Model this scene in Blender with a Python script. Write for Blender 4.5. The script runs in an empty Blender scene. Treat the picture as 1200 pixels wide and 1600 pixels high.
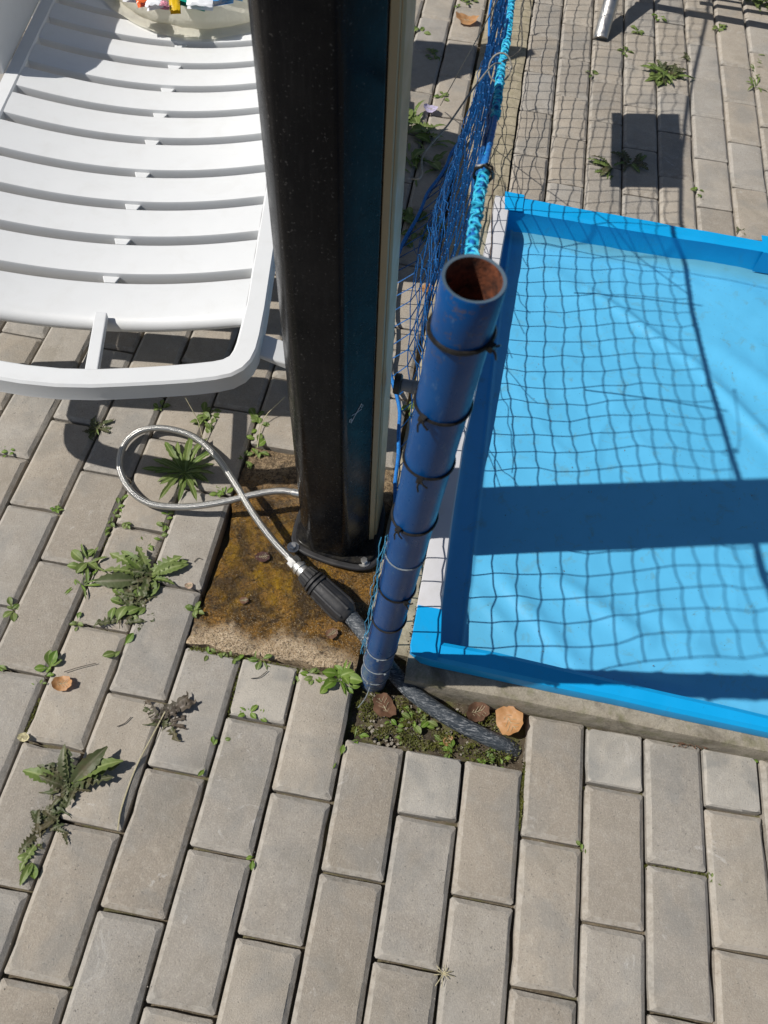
import bpy, math, random
from mathutils import Vector, Matrix, noise
rnd = random.Random(7)
SC = bpy.context.scene
COL = SC.collection
V = Vector

# ------------------------------------------------------------------ camera
FPX, PITCH, ROLL, YAW = 1232.28, 1.0192, 0.1147, -0.0696
CAM = V((0.6633, -0.2622, 1.3227))
_f = V((math.sin(YAW)*math.cos(PITCH), math.cos(YAW)*math.cos(PITCH), -math.sin(PITCH)))
_x = V((math.cos(YAW), -math.sin(YAW), 0)); _z = _x.cross(_f)
CX = _x*math.cos(ROLL) + _z*math.sin(ROLL); CU = -_x*math.sin(ROLL) + _z*math.cos(ROLL); CF = _f
cd = bpy.data.cameras.new('camera'); cam = bpy.data.objects.new('camera', cd); COL.objects.link(cam)
cd.sensor_fit = 'VERTICAL'; cd.sensor_height = 36; cd.lens = FPX/1600*36
cd.clip_start = .02; cd.clip_end = 300
M = Matrix.Identity(4)
for i, a in enumerate((CX, CU, -CF)):
    for r in range(3): M[r][i] = a[r]
M.translation = CAM; cam.matrix_world = M
SC.camera = cam
SC.render.resolution_x, SC.render.resolution_y = 768, 1024
cd.dof.use_dof = True; cd.dof.focus_distance = 1.45; cd.dof.aperture_fstop = 11

# ------------------------------------------------------------------ light
EL, AZ = math.radians(51), math.radians(13.6)
SD = V((math.cos(AZ), math.sin(AZ)))            # way the shadows fall
w = bpy.data.worlds.new('World'); SC.world = w; w.use_nodes = True
wn = w.node_tree; bg = wn.nodes['Background']
sky = wn.nodes.new('ShaderNodeTexSky'); sky.sky_type = 'NISHITA'; sky.sun_disc = False
sky.sun_elevation = EL; sky.sun_rotation = math.atan2(-SD.x, -SD.y)
wn.links.new(sky.outputs[0], bg.inputs[0]); bg.inputs[1].default_value = .056
sl = bpy.data.lights.new('sun', 'SUN'); sl.energy = 4.8; sl.angle = math.radians(.53); sl.color = (1, .955, .89)
so = bpy.data.objects.new('sun', sl); COL.objects.link(so)
so.rotation_euler = V((SD.x*math.cos(EL), SD.y*math.cos(EL), -math.sin(EL))).to_track_quat('-Z', 'Y').to_euler()
SC.view_settings.view_transform = 'Standard'; SC.view_settings.look = 'None'
SC.view_settings.exposure = 0.0; SC.view_settings.gamma = 1

# ------------------------------------------------------------------ helpers
def ray(px, py): return CF + CX*((px-600)/FPX) - CU*((py-800)/FPX)
def G(px, py, z=0.0):
    d = ray(px, py); return CAM + d*((z-CAM.z)/d.z)
def atY(px, py, y):
    d = ray(px, py); return CAM + d*((y-CAM.y)/d.y)
def PX(p):
    d = V(p)-CAM; zz = d.dot(CF); return 600+FPX*d.dot(CX)/zz, 800-FPX*d.dot(CU)/zz
def nz(x, y=0, z=0): return noise.noise(V((x, y, z)))
def interp(tab, x):
    if x <= tab[0][0]: return tab[0][1]
    for (a, b), (c, d) in zip(tab, tab[1:]):
        if x <= c:
            t = (x-a)/(c-a); return b+(d-b)*t
    return tab[-1][1]
def sinterp(tab, x):
    if x <= tab[0][0]: return tab[0][1]
    for (a, b), (c, d) in zip(tab, tab[1:]):
        if x <= c:
            t = (x-a)/(c-a); t = t*t*(3-2*t); return b+(d-b)*t
    return tab[-1][1]

def meshdata(name, vs, fs, mats, smooth=False, fm=None):
    me = bpy.data.meshes.new(name); me.from_pydata([tuple(v) for v in vs], [], fs)
    for m in (mats if isinstance(mats, (list, tuple)) else [mats]): me.materials.append(m)
    if smooth: me.polygons.foreach_set('use_smooth', [True]*len(me.polygons))
    if fm: me.polygons.foreach_set('material_index', fm)
    me.update(); return me
def link(name, me, parent=None, loc=None, rot=None, scale=None):
    o = bpy.data.objects.new(name, me); COL.objects.link(o)
    if parent: o.parent = parent
    if loc is not None: o.location = loc
    if rot is not None: o.rotation_euler = rot
    if scale is not None: o.scale = scale
    return o
def mk(name, vs, fs, mats, parent=None, smooth=False, fm=None, **k):
    return link(name, meshdata(name, vs, fs, mats, smooth, fm), parent, **k)
def tag(o, label=None, cat=None, group=None, kind=None):
    if label: o['label'] = label
    if cat: o['category'] = cat
    if group: o['group'] = group
    if kind: o['kind'] = kind
    return o
def thing(name, loc, label=None, cat=None, group=None, rz=0, kind=None):
    o = bpy.data.objects.new(name, None); COL.objects.link(o); o.location = loc; o.rotation_euler = (0, 0, rz)
    o.empty_display_size = .05
    return tag(o, label, cat, group, kind)
def bevel(o, w, seg=2, ang=40):
    b = o.modifiers.new('bevel', 'BEVEL'); b.width = w; b.segments = seg; b.limit_method = 'ANGLE'; b.angle_limit = math.radians(ang)
    return o
def smooth(o, deg=40):
    me = o.data; me.polygons.foreach_set('use_smooth', [True]*len(me.polygons)); me.set_sharp_from_angle(angle=math.radians(deg)); return o

class MB:
    def __init__(s): s.v = []; s.f = []; s.m = []
    def add(s, vs, fs, mi=0):
        n = len(s.v); s.v += [V(v) for v in vs]; s.f += [tuple(i+n for i in f) for f in fs]; s.m += [mi]*len(fs)
    def box(s, a, b, mi=0):
        (x0, y0, z0), (x1, y1, z1) = a, b
        s.add([(x0,y0,z0),(x1,y0,z0),(x1,y1,z0),(x0,y1,z0),(x0,y0,z1),(x1,y0,z1),(x1,y1,z1),(x0,y1,z1)],
              [(3,2,1,0),(4,5,6,7),(0,1,5,4),(1,2,6,5),(2,3,7,6),(3,0,4,7)], mi)
    def tube(s, pts, r, seg=6, mi=0, cap=True, flat=1.0):
        pts = [V(p) for p in pts]; n = len(pts)
        rr = r if isinstance(r, (list, tuple)) else [r]*n
        t = (pts[1]-pts[0]).normalized(); up = V((0, 0, 1)) if abs(t.z) < .9 else V((1, 0, 0))
        nrm = t.cross(up).normalized(); vs = []; fs = []
        for i, p in enumerate(pts):
            t2 = (pts[min(i+1, n-1)]-pts[max(i-1, 0)])
            if t2.length < 1e-9: t2 = t
            t2.normalize()
            nrm = (nrm - t2*nrm.dot(t2)); nrm = nrm.normalized() if nrm.length > 1e-6 else t2.orthogonal().normalized()
            bn = t2.cross(nrm)
            for k in range(seg):
                a = 2*math.pi*k/seg; vs.append(p + nrm*(math.cos(a)*rr[i]) + bn*(math.sin(a)*rr[i]*flat))
            t = t2
        for i in range(n-1):
            for k in range(seg):
                a = i*seg+k; b = i*seg+(k+1) % seg; fs.append((a, b, b+seg, a+seg))
        if cap: fs.append(tuple(range(seg-1, -1, -1))); fs.append(tuple(range((n-1)*seg, n*seg)))
        s.add(vs, fs, mi)
    def prism(s, poly, z0, z1, mi=0, cap=True):
        n = len(poly); vs = [(x, y, z0) for x, y in poly]+[(x, y, z1) for x, y in poly]
        fs = [(i, (i+1) % n, (i+1) % n+n, i+n) for i in range(n)]
        if cap: fs += [tuple(range(n-1, -1, -1)), tuple(range(n, 2*n))]
        s.add(vs, fs, mi)
    def lathe(s, prof, c, axis, seg=16, mi=0):
        c = V(c); ax = V(axis).normalized(); u = ax.orthogonal().normalized(); v = ax.cross(u); vs = []; fs = []
        for (d, r) in prof:
            for k in range(seg):
                a = 2*math.pi*k/seg; vs.append(c+ax*d+u*(r*math.cos(a))+v*(r*math.sin(a)))
        for i in range(len(prof)-1):
            for k in range(seg): a = i*seg+k; b = i*seg+(k+1) % seg; fs.append((a, b, b+seg, a+seg))
        fs.append(tuple(range(seg-1, -1, -1))); fs.append(tuple(range((len(prof)-1)*seg, len(prof)*seg)))
        s.add(vs, fs, mi)
    def build(s, name, mats, parent=None, smooth_deg=None, **k):
        o = mk(name, s.v, s.f, mats, parent, fm=s.m, **k)
        if smooth_deg: smooth(o, smooth_deg)
        return o
def cr(pts, n=6):
    P = [V(p) for p in pts]; P = [P[0]*2-P[1]]+P+[P[-1]*2-P[-2]]; out = []
    for i in range(1, len(P)-2):
        a, b, c, d = P[i-1:i+3]
        for k in range(n):
            t = k/n; out.append(.5*((2*b)+(c-a)*t+(2*a-5*b+4*c-d)*t*t+(3*b-a-3*c+d)*t**3))
    out.append(P[-2]); return out

# ------------------------------------------------------------------ materials
class NT:
    def __init__(s, name):
        s.m = bpy.data.materials.new(name); s.m.use_nodes = True; s.t = s.m.node_tree; s.p = s.t.nodes['Principled BSDF']
        s.out = s.t.nodes['Material Output']; s.tc = s.n('ShaderNodeTexCoord'); s.geo = None
    def n(s, typ, **k):
        o = s.t.nodes.new(typ)
        for a, b in k.items(): setattr(o, a, b)
        return o
    def l(s, a, b): s.t.links.new(a, b)
    def noise(s, scale, detail=4, rough=.55, vec=None, dist=0):
        o = s.n('ShaderNodeTexNoise'); o.inputs['Scale'].default_value = scale; o.inputs['Detail'].default_value = detail
        o.inputs['Roughness'].default_value = rough; o.inputs['Distortion'].default_value = dist
        s.l(vec if vec is not None else s.pos(), o.inputs['Vector']); return o.outputs['Fac']
    def vor(s, scale, feature='F1', vec=None):
        o = s.n('ShaderNodeTexVoronoi'); o.feature = feature; o.inputs['Scale'].default_value = scale
        s.l(vec if vec is not None else s.pos(), o.inputs['Vector']); return o.outputs['Distance']
    def pos(s):
        if s.geo is None: s.geo = s.n('ShaderNodeNewGeometry')
        return s.geo.outputs['Position']
    def ramp(s, fac, stops, inter='LINEAR'):
        o = s.n('ShaderNodeValToRGB'); o.color_ramp.interpolation = inter; e = o.color_ramp.elements
        while len(e) < len(stops): e.new(.5)
        for el, (p, c) in zip(e, stops): el.position = p; el.color = c if len(c) == 4 else (*c, 1)
        s.l(fac, o.inputs[0]); return o.outputs[0]
    def map(s, fac, a, b, c=0, d=1):
        o = s.n('ShaderNodeMapRange'); s.l(fac, o.inputs[0])
        for i, v in zip((1, 2, 3, 4), (a, b, c, d)): o.inputs[i].default_value = v
        return o.outputs[0]
    def mix(s, fac, a, b, blend='MIX'):
        o = s.n('ShaderNodeMix', data_type='RGBA', blend_type=blend)
        for sock, v in ((o.inputs[0], fac), (o.inputs[6], a), (o.inputs[7], b)):
            if isinstance(v, (int, float)): sock.default_value = v
            elif isinstance(v, tuple): sock.default_value = v if len(v) == 4 else (*v, 1)
            else: s.l(v, sock)
        return o.outputs[2]
    def math(s, op, a, b=0.0):
        o = s.n('ShaderNodeMath', operation=op)
        for sock, v in zip(o.inputs, (a, b)):
            if isinstance(v, (int, float)): sock.default_value = v
            else: s.l(v, sock)
        return o.outputs[0]
    def bump(s, h, strength=.3, dist=.002, prev=None):
        o = s.n('ShaderNodeBump'); o.inputs['Strength'].default_value = strength; o.inputs['Distance'].default_value = dist
        s.l(h, o.inputs['Height'])
        if prev is not None: s.l(prev, o.inputs['Normal'])
        s.l(o.outputs[0], s.p.inputs['Normal']); return o.outputs[0]
    def set(s, **k):
        names = dict(col='Base Color', rough='Roughness', metal='Metallic', spec='Specular IOR Level', trans='Transmission Weight', coat='Coat Weight', sss='Subsurface Weight', alpha='Alpha')
        for a, v in k.items():
            sock = s.p.inputs[names[a]]
            if isinstance(v, (int, float)): sock.default_value = v
            elif isinstance(v, tuple): sock.default_value = v if len(v) == 4 else (*v, 1)
            else: s.l(v, sock)
        return s
    def rand(s): return s.n('ShaderNodeObjectInfo').outputs['Random']
def sep(t):
    o = t.n('ShaderNodeSeparateXYZ'); t.l(t.pos(), o.inputs[0]); return o.outputs

def m_paver(name, a, b, c, spots=1.0):
    t = NT(name); r = t.rand()
    base = t.ramp(r, [(0, a), (.2, b), (.35, a), (.5, tuple(x*.86 for x in a)), (.72, c), (.86, tuple(x*1.08 for x in c)), (1, b)])
    big = t.noise(14, 4, .6); base = t.mix(t.map(big, .35, .7, 0, .55), base, tuple(x*.72 for x in a))
    mid = t.noise(60, 4, .65); base = t.mix(t.map(mid, .5, .72, 0, .35*spots), base, (.46, .43, .38))
    fine = t.noise(650, 3, .7); base = t.mix(t.map(fine, .42, .66, .0, .36), base, tuple(x*.5 for x in b))
    gr = t.noise(330, 2, .5); base = t.mix(t.map(gr, .5, .62, 0, .22), base, (.5, .45, .37))
    sp = t.vor(420); base = t.mix(t.map(sp, .12, .22, .35, 0), base, (.5, .46, .4))
    sp2 = t.noise(240, 2, .5); base = t.mix(t.map(t.noise(4, 4, .7, dist=1.2), .55, .7, 0, .3), base, (.2, .18, .14))
    base = t.mix(t.map(sp2, .66, .72, 0, .5), base, (.09, .085, .08))
    blot = t.noise(9, 3, .6, dist=.6); base = t.mix(t.map(blot, .5, .66, 0, .38*spots), base, (.2, .205, .2))
    sm = t.noise(13, 5, .75, dist=1.5); base = t.mix(t.math('MULTIPLY', t.map(sm, .62, .7, 0, .5), t.map(t.noise(3, 2), .45, .55)), base, (.55, .53, .5))
    pit_ = t.vor(95); base = t.mix(t.math('MULTIPLY', t.map(pit_, .05, .1, .7, 0), t.map(t.noise(20, 2), .5, .6)), base, (.07, .062, .052))
    # pale scuffs of the worn arrises (stay put, they are wear)
    oc = t.n('ShaderNodeAttribute'); oc.attribute_name = 'edge'
    base = t.mix(t.math('MULTIPLY', oc.outputs['Fac'], t.map(t.noise(90, 3, .6), .35, .6, .0, .38)), base, (.5, .47, .42))
    t.set(col=base, rough=.88, spec=.25)
    n1 = t.bump(t.noise(420, 4, .8), .7, .0022)
    t.bump(t.noise(70, 4, .6), .25, .003, n1)
    return t.m
M_PAV = m_paver('paver_concrete', (.355, .31, .254), (.405, .36, .30), (.34, .32, .29))
M_PAVW = m_paver('paver_cut_weathered', (.42, .385, .33), (.46, .43, .38), (.38, .36, .325), 1.6)
M_PAVD = m_paver('paver_cut_brown', (.2, .165, .13), (.22, .18, .15), (.18, .16, .14))

def m_concrete(name, a, b, moss=0.0, dark=.3):
    t = NT(name)
    c = t.mix(t.map(t.noise(25, 5, .65), .35, .65), a, b)
    c = t.mix(t.map(t.noise(300, 4, .7), .45, .7, 0, .5), c, tuple(x*.5 for x in a))
    c = t.mix(t.map(t.vor(350), .1, .25, .4, 0), c, (.5, .46, .38))
    c = t.mix(t.map(t.noise(12, 4, .7, dist=1), .5, .68, 0, dark), c, (.06, .052, .04))
    if moss: c = t.mix(t.map(t.noise(40, 4, .6), .5, .62, 0, moss), c, (.1, .11, .025))
    t.set(col=c, rough=.9, spec=.2); n = t.bump(t.noise(350, 4, .7), .5, .0015); t.bump(t.noise(45, 4, .6), .4, .005, n)
    return t.m
M_CURB = m_concrete('curb_concrete', (.33, .285, .20), (.41, .36, .26), .15, .4)
M_KERBF = m_concrete('front_kerb_concrete', (.25, .22, .17), (.33, .295, .235), .3, .6)
M_GROUND = m_concrete('sand_bed', (.07, .06, .048), (.11, .095, .075), .3)

def m_slab():
    t = NT('wet_algae_slab'); s = sep(t)
    big = t.noise(11, 5, .62, dist=.7); fine = t.noise(230, 5, .85)
    brown = t.mix(t.map(fine, .34, .66), (.03, .012, .001), (.46, .24, .05))
    och = t.mix(t.map(t.noise(45, 4, .7), .35, .65), (.40, .23, .006), (.13, .065, .004))
    tan = t.mix(t.map(fine, .38, .62), (.78, .63, .44), (.34, .23, .13))
    # distance fields in place: algae runs from the post, the front and left rims stay dry
    dx = t.math('SUBTRACT', s[0], .415); dy = t.math('SUBTRACT', s[1], .40)
    dm = t.math('ADD', t.math('MULTIPLY', dx, dx), t.math('MULTIPLY', dy, dy))
    near = t.map(t.math('ADD', dm, t.math('MULTIPLY', t.math('SUBTRACT', big, .5), .045)), .004, .02, 1, 0)
    c = t.mix(t.math('MULTIPLY', near, t.map(t.noise(28, 5, .7, dist=1), .42, .58, .15, 1)), brown, och)
    dark = t.map(t.noise(16, 5, .65, dist=.8), .42, .58, 0, .9); c = t.mix(dark, c, t.mix(t.map(fine, .4, .6), (.018, .010, .004), (.09, .055, .02)))
    dry = t.map(t.math('ADD', s[1], t.math('MULTIPLY', t.math('SUBTRACT', big, .5), .13)), .236, .268, 1, 0)
    top = t.map(t.math('ADD', s[1], t.math('MULTIPLY', t.math('SUBTRACT', big, .5), .16)), .53, .6, 0, 1)
    c = t.mix(t.math('MULTIPLY', dry, t.map(t.noise(90, 4, .7), .2, .36)), c, tan)
    c = t.mix(t.math('MULTIPLY', top, .85), c, t.mix(t.map(t.noise(120, 4, .7), .4, .6), (.42, .31, .19), (.14, .1, .06)))
    c = t.mix(t.map(t.vor(330), .1, .24, .75, 0), c, t.mix(t.map(t.noise(500, 1), .4, .6), (.62, .46, .2), (.05, .03, .01)))
    c = t.mix(t.map(t.noise(420, 2, .6), .54, .62, 0, .8), c, (.02, .011, .004))
    c = t.mix(t.map(t.noise(38, 5, .75, dist=1.6), .55, .63, 0, .75), c, (.014, .008, .004))
    c = t.mix(t.map(t.noise(75, 5, .8, dist=.5), .6, .68, 0, .5), c, (.55, .38, .14))
    wet = t.math('MAXIMUM', dry, top)
    t.set(col=c, rough=t.map(t.math('ADD', wet, t.map(t.noise(60, 3, .6), .4, .7, 0, .4)), 0, 1, .15, .85), spec=.5)
    n = t.bump(t.noise(260, 5, .85), 1, .005); t.bump(t.noise(55, 4, .6), .5, .006, n)
    return t.m
M_SLAB = m_slab()

def m_plastic(name, col, rough=.35, dirt=(.2, .18, .15), amt=.12, bump=.04, spec=.5):
    t = NT(name)
    c = t.mix(t.map(t.noise(18, 5, .65, dist=.5), .5, .72, 0, amt), col, dirt)
    c = t.mix(t.map(t.noise(400, 2, .5), .7, .76, 0, amt*3), c, dirt)
    t.set(col=c, rough=t.map(t.noise(30, 3, .6), .3, .7, rough*.8, min(1, rough*1.3)), spec=spec); t.bump(t.noise(90, 3, .6), bump, .002)
    return t.m
M_WHITE = m_plastic('white_resin', (.655, .668, .672), .4, (.45, .43, .38), .13)
M_FOAM = m_plastic('grey_white_vinyl', (.54, .54, .56), .6, (.4, .38, .35), .3)
M_CREAM = m_plastic('cream_aluminium', (.40, .29, .15), .4, (.3, .25, .18), .3)
M_BLK = m_plastic('black_rubber', (.018, .018, .02), .5, (.12, .11, .1), .2, .2)
def m_shell():
    t = NT('black_gloss_plastic')
    vec = t.n('ShaderNodeMapping'); vec.inputs['Scale'].default_value = (1, 1, .12); t.l(t.pos(), vec.inputs[0])
    st = t.noise(160, 4, .7, vec.outputs[0]); sp = t.noise(260, 3, .6)
    c = t.mix(t.map(st, .5, .75, 0, .3), (.005, .0055, .007), (.028, .028, .029))
    c = t.mix(t.map(sp, .64, .70, 0, .55), c, (.13, .125, .12)); c = t.mix(t.map(t.noise(8, 5, .7), .4, .75, 0, .35), c, (.03, .028, .027))
    s = sep(t); c = t.mix(t.math('MULTIPLY', t.map(s[2], .0, .12, .45, 0), t.map(t.noise(70, 4, .7), .4, .6)), c, (.05, .045, .035))
    t.set(col=c, rough=t.map(t.noise(40, 4, .65), .3, .7, .17, .34), spec=.125); t.bump(st, .05, .001); return t.m
M_SHELL = m_shell()
def m_vinyl(name, col, rough, dirtcol=None, amt=.0, extra=None):
    t = NT(name)
    c = t.mix(t.map(t.noise(7, 4, .6, dist=.8), .4, .7, 0, .3), col, tuple(min(1, x*1.22+.015) for x in col))
    if dirtcol:
        c = t.mix(t.map(t.noise(26, 5, .7, dist=.6), .56, .72, 0, amt), c, dirtcol)
        c = t.mix(t.map(t.noise(190, 3, .6), .69, .74, 0, amt*1.3), c, tuple(x*.3 for x in dirtcol))
    if extra: c = extra(t, c)
    t.set(col=c, rough=rough, spec=.45); n = t.bump(t.noise(22, 3, .5), .12, .006); t.bump(t.noise(900, 2, .5), .12, .0005, n); return t.m
def _dirtline(t, c):
    s = sep(t)
    a = t.map(t.math('ADD', s[1], t.math('MULTIPLY', t.math('SUBTRACT', t.noise(6, 4, .6), .5), .05)), 1.385, 1.415, 0, .5)
    c = t.mix(a, c, (.10, .25, .27))
    x = t.math('ADD', s[0], t.math('MULTIPLY', t.math('SUBTRACT', t.noise(9, 3, .6), .5), .04))
    return t.mix(t.math('MULTIPLY', t.map(s[1], .3, .5, .25, 0), t.map(x, .8, .95, 1, 0)), c, (.1, .28, .3))
M_LINER = m_vinyl('pool_liner_vinyl', (.088, .415, .68), .36, (.12, .28, .33), .6, _dirtline)
M_RIM = m_vinyl('pool_rim_vinyl', (.0, .31, .66), .42, (.05, .2, .3), .2)
def m_pipe():
    t = NT('blue_enamel'); s = sep(t)
    c = t.mix(t.map(t.noise(9, 4, .6), .35, .7), (.0, .052, .20), (.001, .072, .25))
    vec = t.n('ShaderNodeMapping'); vec.inputs['Scale'].default_value = (1, 1, .3); t.l(t.pos(), vec.inputs[0])
    sc = t.noise(130, 4, .75, vec.outputs[0])
    c = t.mix(t.map(sc, .6, .68, 0, .35), c, (.12, .2, .3))
    low = t.map(t.math('ADD', s[2], t.math('MULTIPLY', t.math('SUBTRACT', t.noise(25, 4, .7), .5), .25)), .02, .22, 1, 0)
    c = t.mix(t.math('MULTIPLY', low, t.map(t.noise(170, 4, .75), .42, .55)), c, (.17, .2, .23))
    top = t.map(t.math('ADD', s[2], t.math('MULTIPLY', t.math('SUBTRACT', t.noise(60, 4, .7), .5), .12)), .86, .90, 0, 1)
    c = t.mix(t.math('MULTIPLY', top, t.map(t.noise(150, 4, .75), .56, .64, 0, .6)), c, (.09, .07, .06))
    t.set(col=c, rough=t.map(sc, .3, .7, .24, .45), spec=.24); n = t.bump(t.noise(60, 3, .6), .12, .002); t.bump(sc, .15, .0006, n); return t.m
M_PIPE = m_pipe()
M_SCUFF = m_plastic('pale_scuff', (.06, .10, .14), .6)
def m_rust():
    t = NT('rusty_steel'); c = t.mix(t.map(t.noise(90, 5, .7), .35, .65), (.014, .004, .002), (.21, .06, .022))
    t.set(col=c, rough=.9); t.bump(t.noise(180, 4, .7), .6, .002); return t.m
M_RUST = m_rust()
def m_cord(name, a, b, rough=.6):
    t = NT(name); c = t.mix(t.map(t.noise(260, 3, .6), .35, .65), a, b); t.set(col=c, rough=rough, spec=.3); return t.m
M_NET = m_cord('blue_net_twine', (.002, .036, .14), (.008, .12, .35))
M_CYAN = m_cord('cyan_twine', (.01, .33, .55), (.06, .55, .72))
M_ROPE = m_cord('blue_rope', (.006, .09, .33), (.02, .2, .55))
M_WIRE = m_cord('dark_wire', (.045, .04, .035), (.12, .11, .09), .45)
M_TIE = m_cord('black_cable_tie', (.008, .008, .008), (.02, .018, .016), .35)
M_TIEG = m_cord('grey_wire_tie', (.12, .14, .16), (.25, .28, .3), .45)
def m_braid():
    t = NT('steel_braid')
    sp = t.n('ShaderNodeSeparateXYZ'); t.l(t.tc.outputs['UV'], sp.inputs[0]); u, v = sp.outputs[0], sp.outputs[1]
    A = t.math('MULTIPLY', u, 2*math.pi*22); B = t.math('MULTIPLY', v, 2*math.pi*7)
    a = t.math('SINE', t.math('ADD', A, B)); b = t.math('SINE', t.math('SUBTRACT', A, B)); m_ = t.math('MULTIPLY', a, b)
    f = t.map(m_, -1, 1); c = t.mix(f, (.22, .215, .2), (.8, .79, .76))
    t.set(col=c, metal=.9, rough=.3); t.bump(f, .7, .0012); return t.m
M_BRAID = m_braid()
SANDM = None
def m_metal(name, col, rough, dirt=(.2, .18, .15)):
    t = NT(name); c = t.mix(t.map(t.noise(80, 4, .7), .5, .7, 0, .6), col, dirt); t.set(col=c, metal=.9, rough=t.map(t.noise(60, 3), .3, .7, rough*.7, rough*1.3)); t.bump(t.noise(150, 3), .1, .001); return t.m
M_STEEL = m_metal('zinc_plated_steel', (.62, .61, .58), .35)
M_GALV = m_metal('brushed_aluminium', (.55, .54, .52), .42, (.45, .43, .4))
def m_pe():
    t = NT('scuffed_pe_pipe'); mp = t.n('ShaderNodeMapping'); mp.inputs['Rotation'].default_value = (0, 0, math.radians(35)); mp.inputs['Scale'].default_value = (1, 5, 5); t.l(t.pos(), mp.inputs[0])
    c = t.mix(t.map(t.noise(75, 5, .75, mp.outputs[0]), .5, .66), (.025, .034, .044), (.33, .34, .35))
    c = t.mix(t.map(t.noise(20, 4), .45, .65, 0, .6), c, (.05, .06, .07))
    t.set(col=c, rough=.6); t.bump(t.noise(200, 3, .7), .4, .001); return t.m
M_PE = m_pe()
def m_leaf(name, a, b, vein, dead=0.0):
    t = NT(name); r = t.rand(); c = t.mix(t.map(t.noise(45, 4, .6), .35, .65), a, b)
    c = t.mix(t.map(r, 0, 1, 0, .45), c, vein)
    ra = t.n('ShaderNodeAttribute'); ra.attribute_name = 'rib'; c = t.mix(t.map(ra.outputs['Fac'], .45, 1, 0, .7), c, tuple(min(1, x*1.5+.05) for x in vein))
    if dead: c = t.mix(t.map(t.noise(30, 4, .6), .48, .6, 0, dead), c, (.12, .085, .05))
    t.set(col=c, rough=.5, spec=.35); t.bump(t.noise(150, 3, .6), .35, .002)
    tr = t.n('ShaderNodeBsdfTranslucent'); t.l(c, tr.inputs[0]); ms = t.n('ShaderNodeMixShader'); ms.inputs[0].default_value = .28
    t.l(t.p.outputs[0], ms.inputs[1]); t.l(tr.outputs[0], ms.inputs[2]); t.l(ms.outputs[0], t.out.inputs[0]); return t.m
M_LG = m_leaf('dandelion_leaf', (.075, .14, .02), (.16, .235, .055), (.22, .26, .09), .12)
M_LW = m_leaf('wilting_leaf', (.05, .075, .022), (.1, .13, .05), (.13, .12, .07), .55)
M_LD = m_leaf('withered_leaf', (.05, .042, .03), (.1, .09, .065), (.13, .1, .08), .5)
M_LB = m_leaf('fresh_leaf', (.08, .17, .015), (.16, .26, .035), (.2, .26, .06))
M_DRYO = m_leaf('dry_orange_leaf', (.46, .22, .08), (.58, .33, .16), (.42, .22, .09))
M_DRYB = m_leaf('dry_brown_leaf', (.16, .085, .05), (.25, .14, .09), (.2, .12, .08))
M_STRAW = m_cord('dry_stalk', (.36, .32, .2), (.5, .45, .3))
M_MOSS = m_leaf('moss', (.05, .06, .008), (.13, .14, .02), (.1, .1, .03), .3)
def m_bag():
    t = NT('thin_yellowish_bag'); c = t.mix(t.map(t.noise(14, 4, .6), .4, .7), (.72, .70, .62), (.82, .79, .70))
    t.set(col=c, rough=.3, spec=.4); t.bump(t.noise(35, 4, .6, dist=1), .6, .008)
    tr = t.n('ShaderNodeBsdfTranslucent'); tr.inputs[0].default_value = (.88, .85, .72, 1); ms = t.n('ShaderNodeMixShader'); ms.inputs[0].default_value = .45
    t.l(t.p.outputs[0], ms.inputs[1]); t.l(tr.outputs[0], ms.inputs[2])
    tp = t.n('ShaderNodeBsdfTransparent'); m2 = t.n('ShaderNodeMixShader'); m2.inputs[0].default_value = .12
    t.l(ms.outputs[0], m2.inputs[1]); t.l(tp.outputs[0], m2.inputs[2]); t.l(m2.outputs[0], t.out.inputs[0]); return t.m
M_BAG = m_bag()
M_SOIL = m_concrete('pit_soil', (.05, .038, .026), (.1, .08, .055), .5)

# ================================================================== SETTING
# ground: one big sheet
n = 8; vs = [(-40+80*i/n, -40+80*j/n, -.046) for j in range(n+1) for i in range(n+1)]
fs = [(j*(n+1)+i, j*(n+1)+i+1, (j+1)*(n+1)+i+1, (j+1)*(n+1)+i) for j in range(n) for i in range(n)]
tag(mk('ground', vs, fs, M_GROUND), kind='structure')

PU, PV = .102, .2106
# measured joints: (line, course, px, py) -> how the real courses stray from a perfect grid
JB = [(-1,-2.5,41,714),(0,-3,157,664),(0,-2,91,800),(0,-1,21,942),(1,-2.5,207,747),(1,-1.5,147,890),(1,-.5,66,1058),(2,-2,257,832),(2,-1,202,990),(2,0,130,1172),(2,1,45.5,1391),
(3,-.5,262,1098),(3,.5,187.5,1302),(3,1.5,106,1548),(4,0,322,1217),(4,1,258,1442),(5,-.5,446,1135),(5,.5,395.5,1340),(5,1.5,339.5,1588.5),(6,0,520,1255),(6,1,473.5,1485),(7,.5,603,1378),(7,-.5,634,1168),
(8,0,717,1289),(8,1,689,1516),(9,.5,806,1415),(9,-.5,818,1201),(10,0,913,1324),(10,1,906,1565),(11,-.5,1007.5,1241.8),(11,.5,1011,1460.5),(12,0,1111,1372),(12,1,1119,1595),(13,-.5,1189,1275)]
JT = [(14,k,x,y) for k,(x,y) in zip((-11.,-10,-9,-8,-7),[(1123,73),(1130,127),(1134,184),(1141,252),(1148,329)])]
JT += [(15,k,x,y) for k,(x,y) in zip((-10.5,-9.5,-8.5,-7.5),[(1174,105),(1184,164),(1191,229),(1198,299)])]
DU, DV = -.5177, -.9662
def fields(J, du, dv):
    out = []
    for u, v, x, y in J:
        p = V(((u+du)*PU, -(v+dv)*PV)); g = G(x, y); out.append((p, V((g.x, g.y))-p))
    return out
FB, FT = fields(JB, 0, 0), fields(JT, DU, DV)
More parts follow.
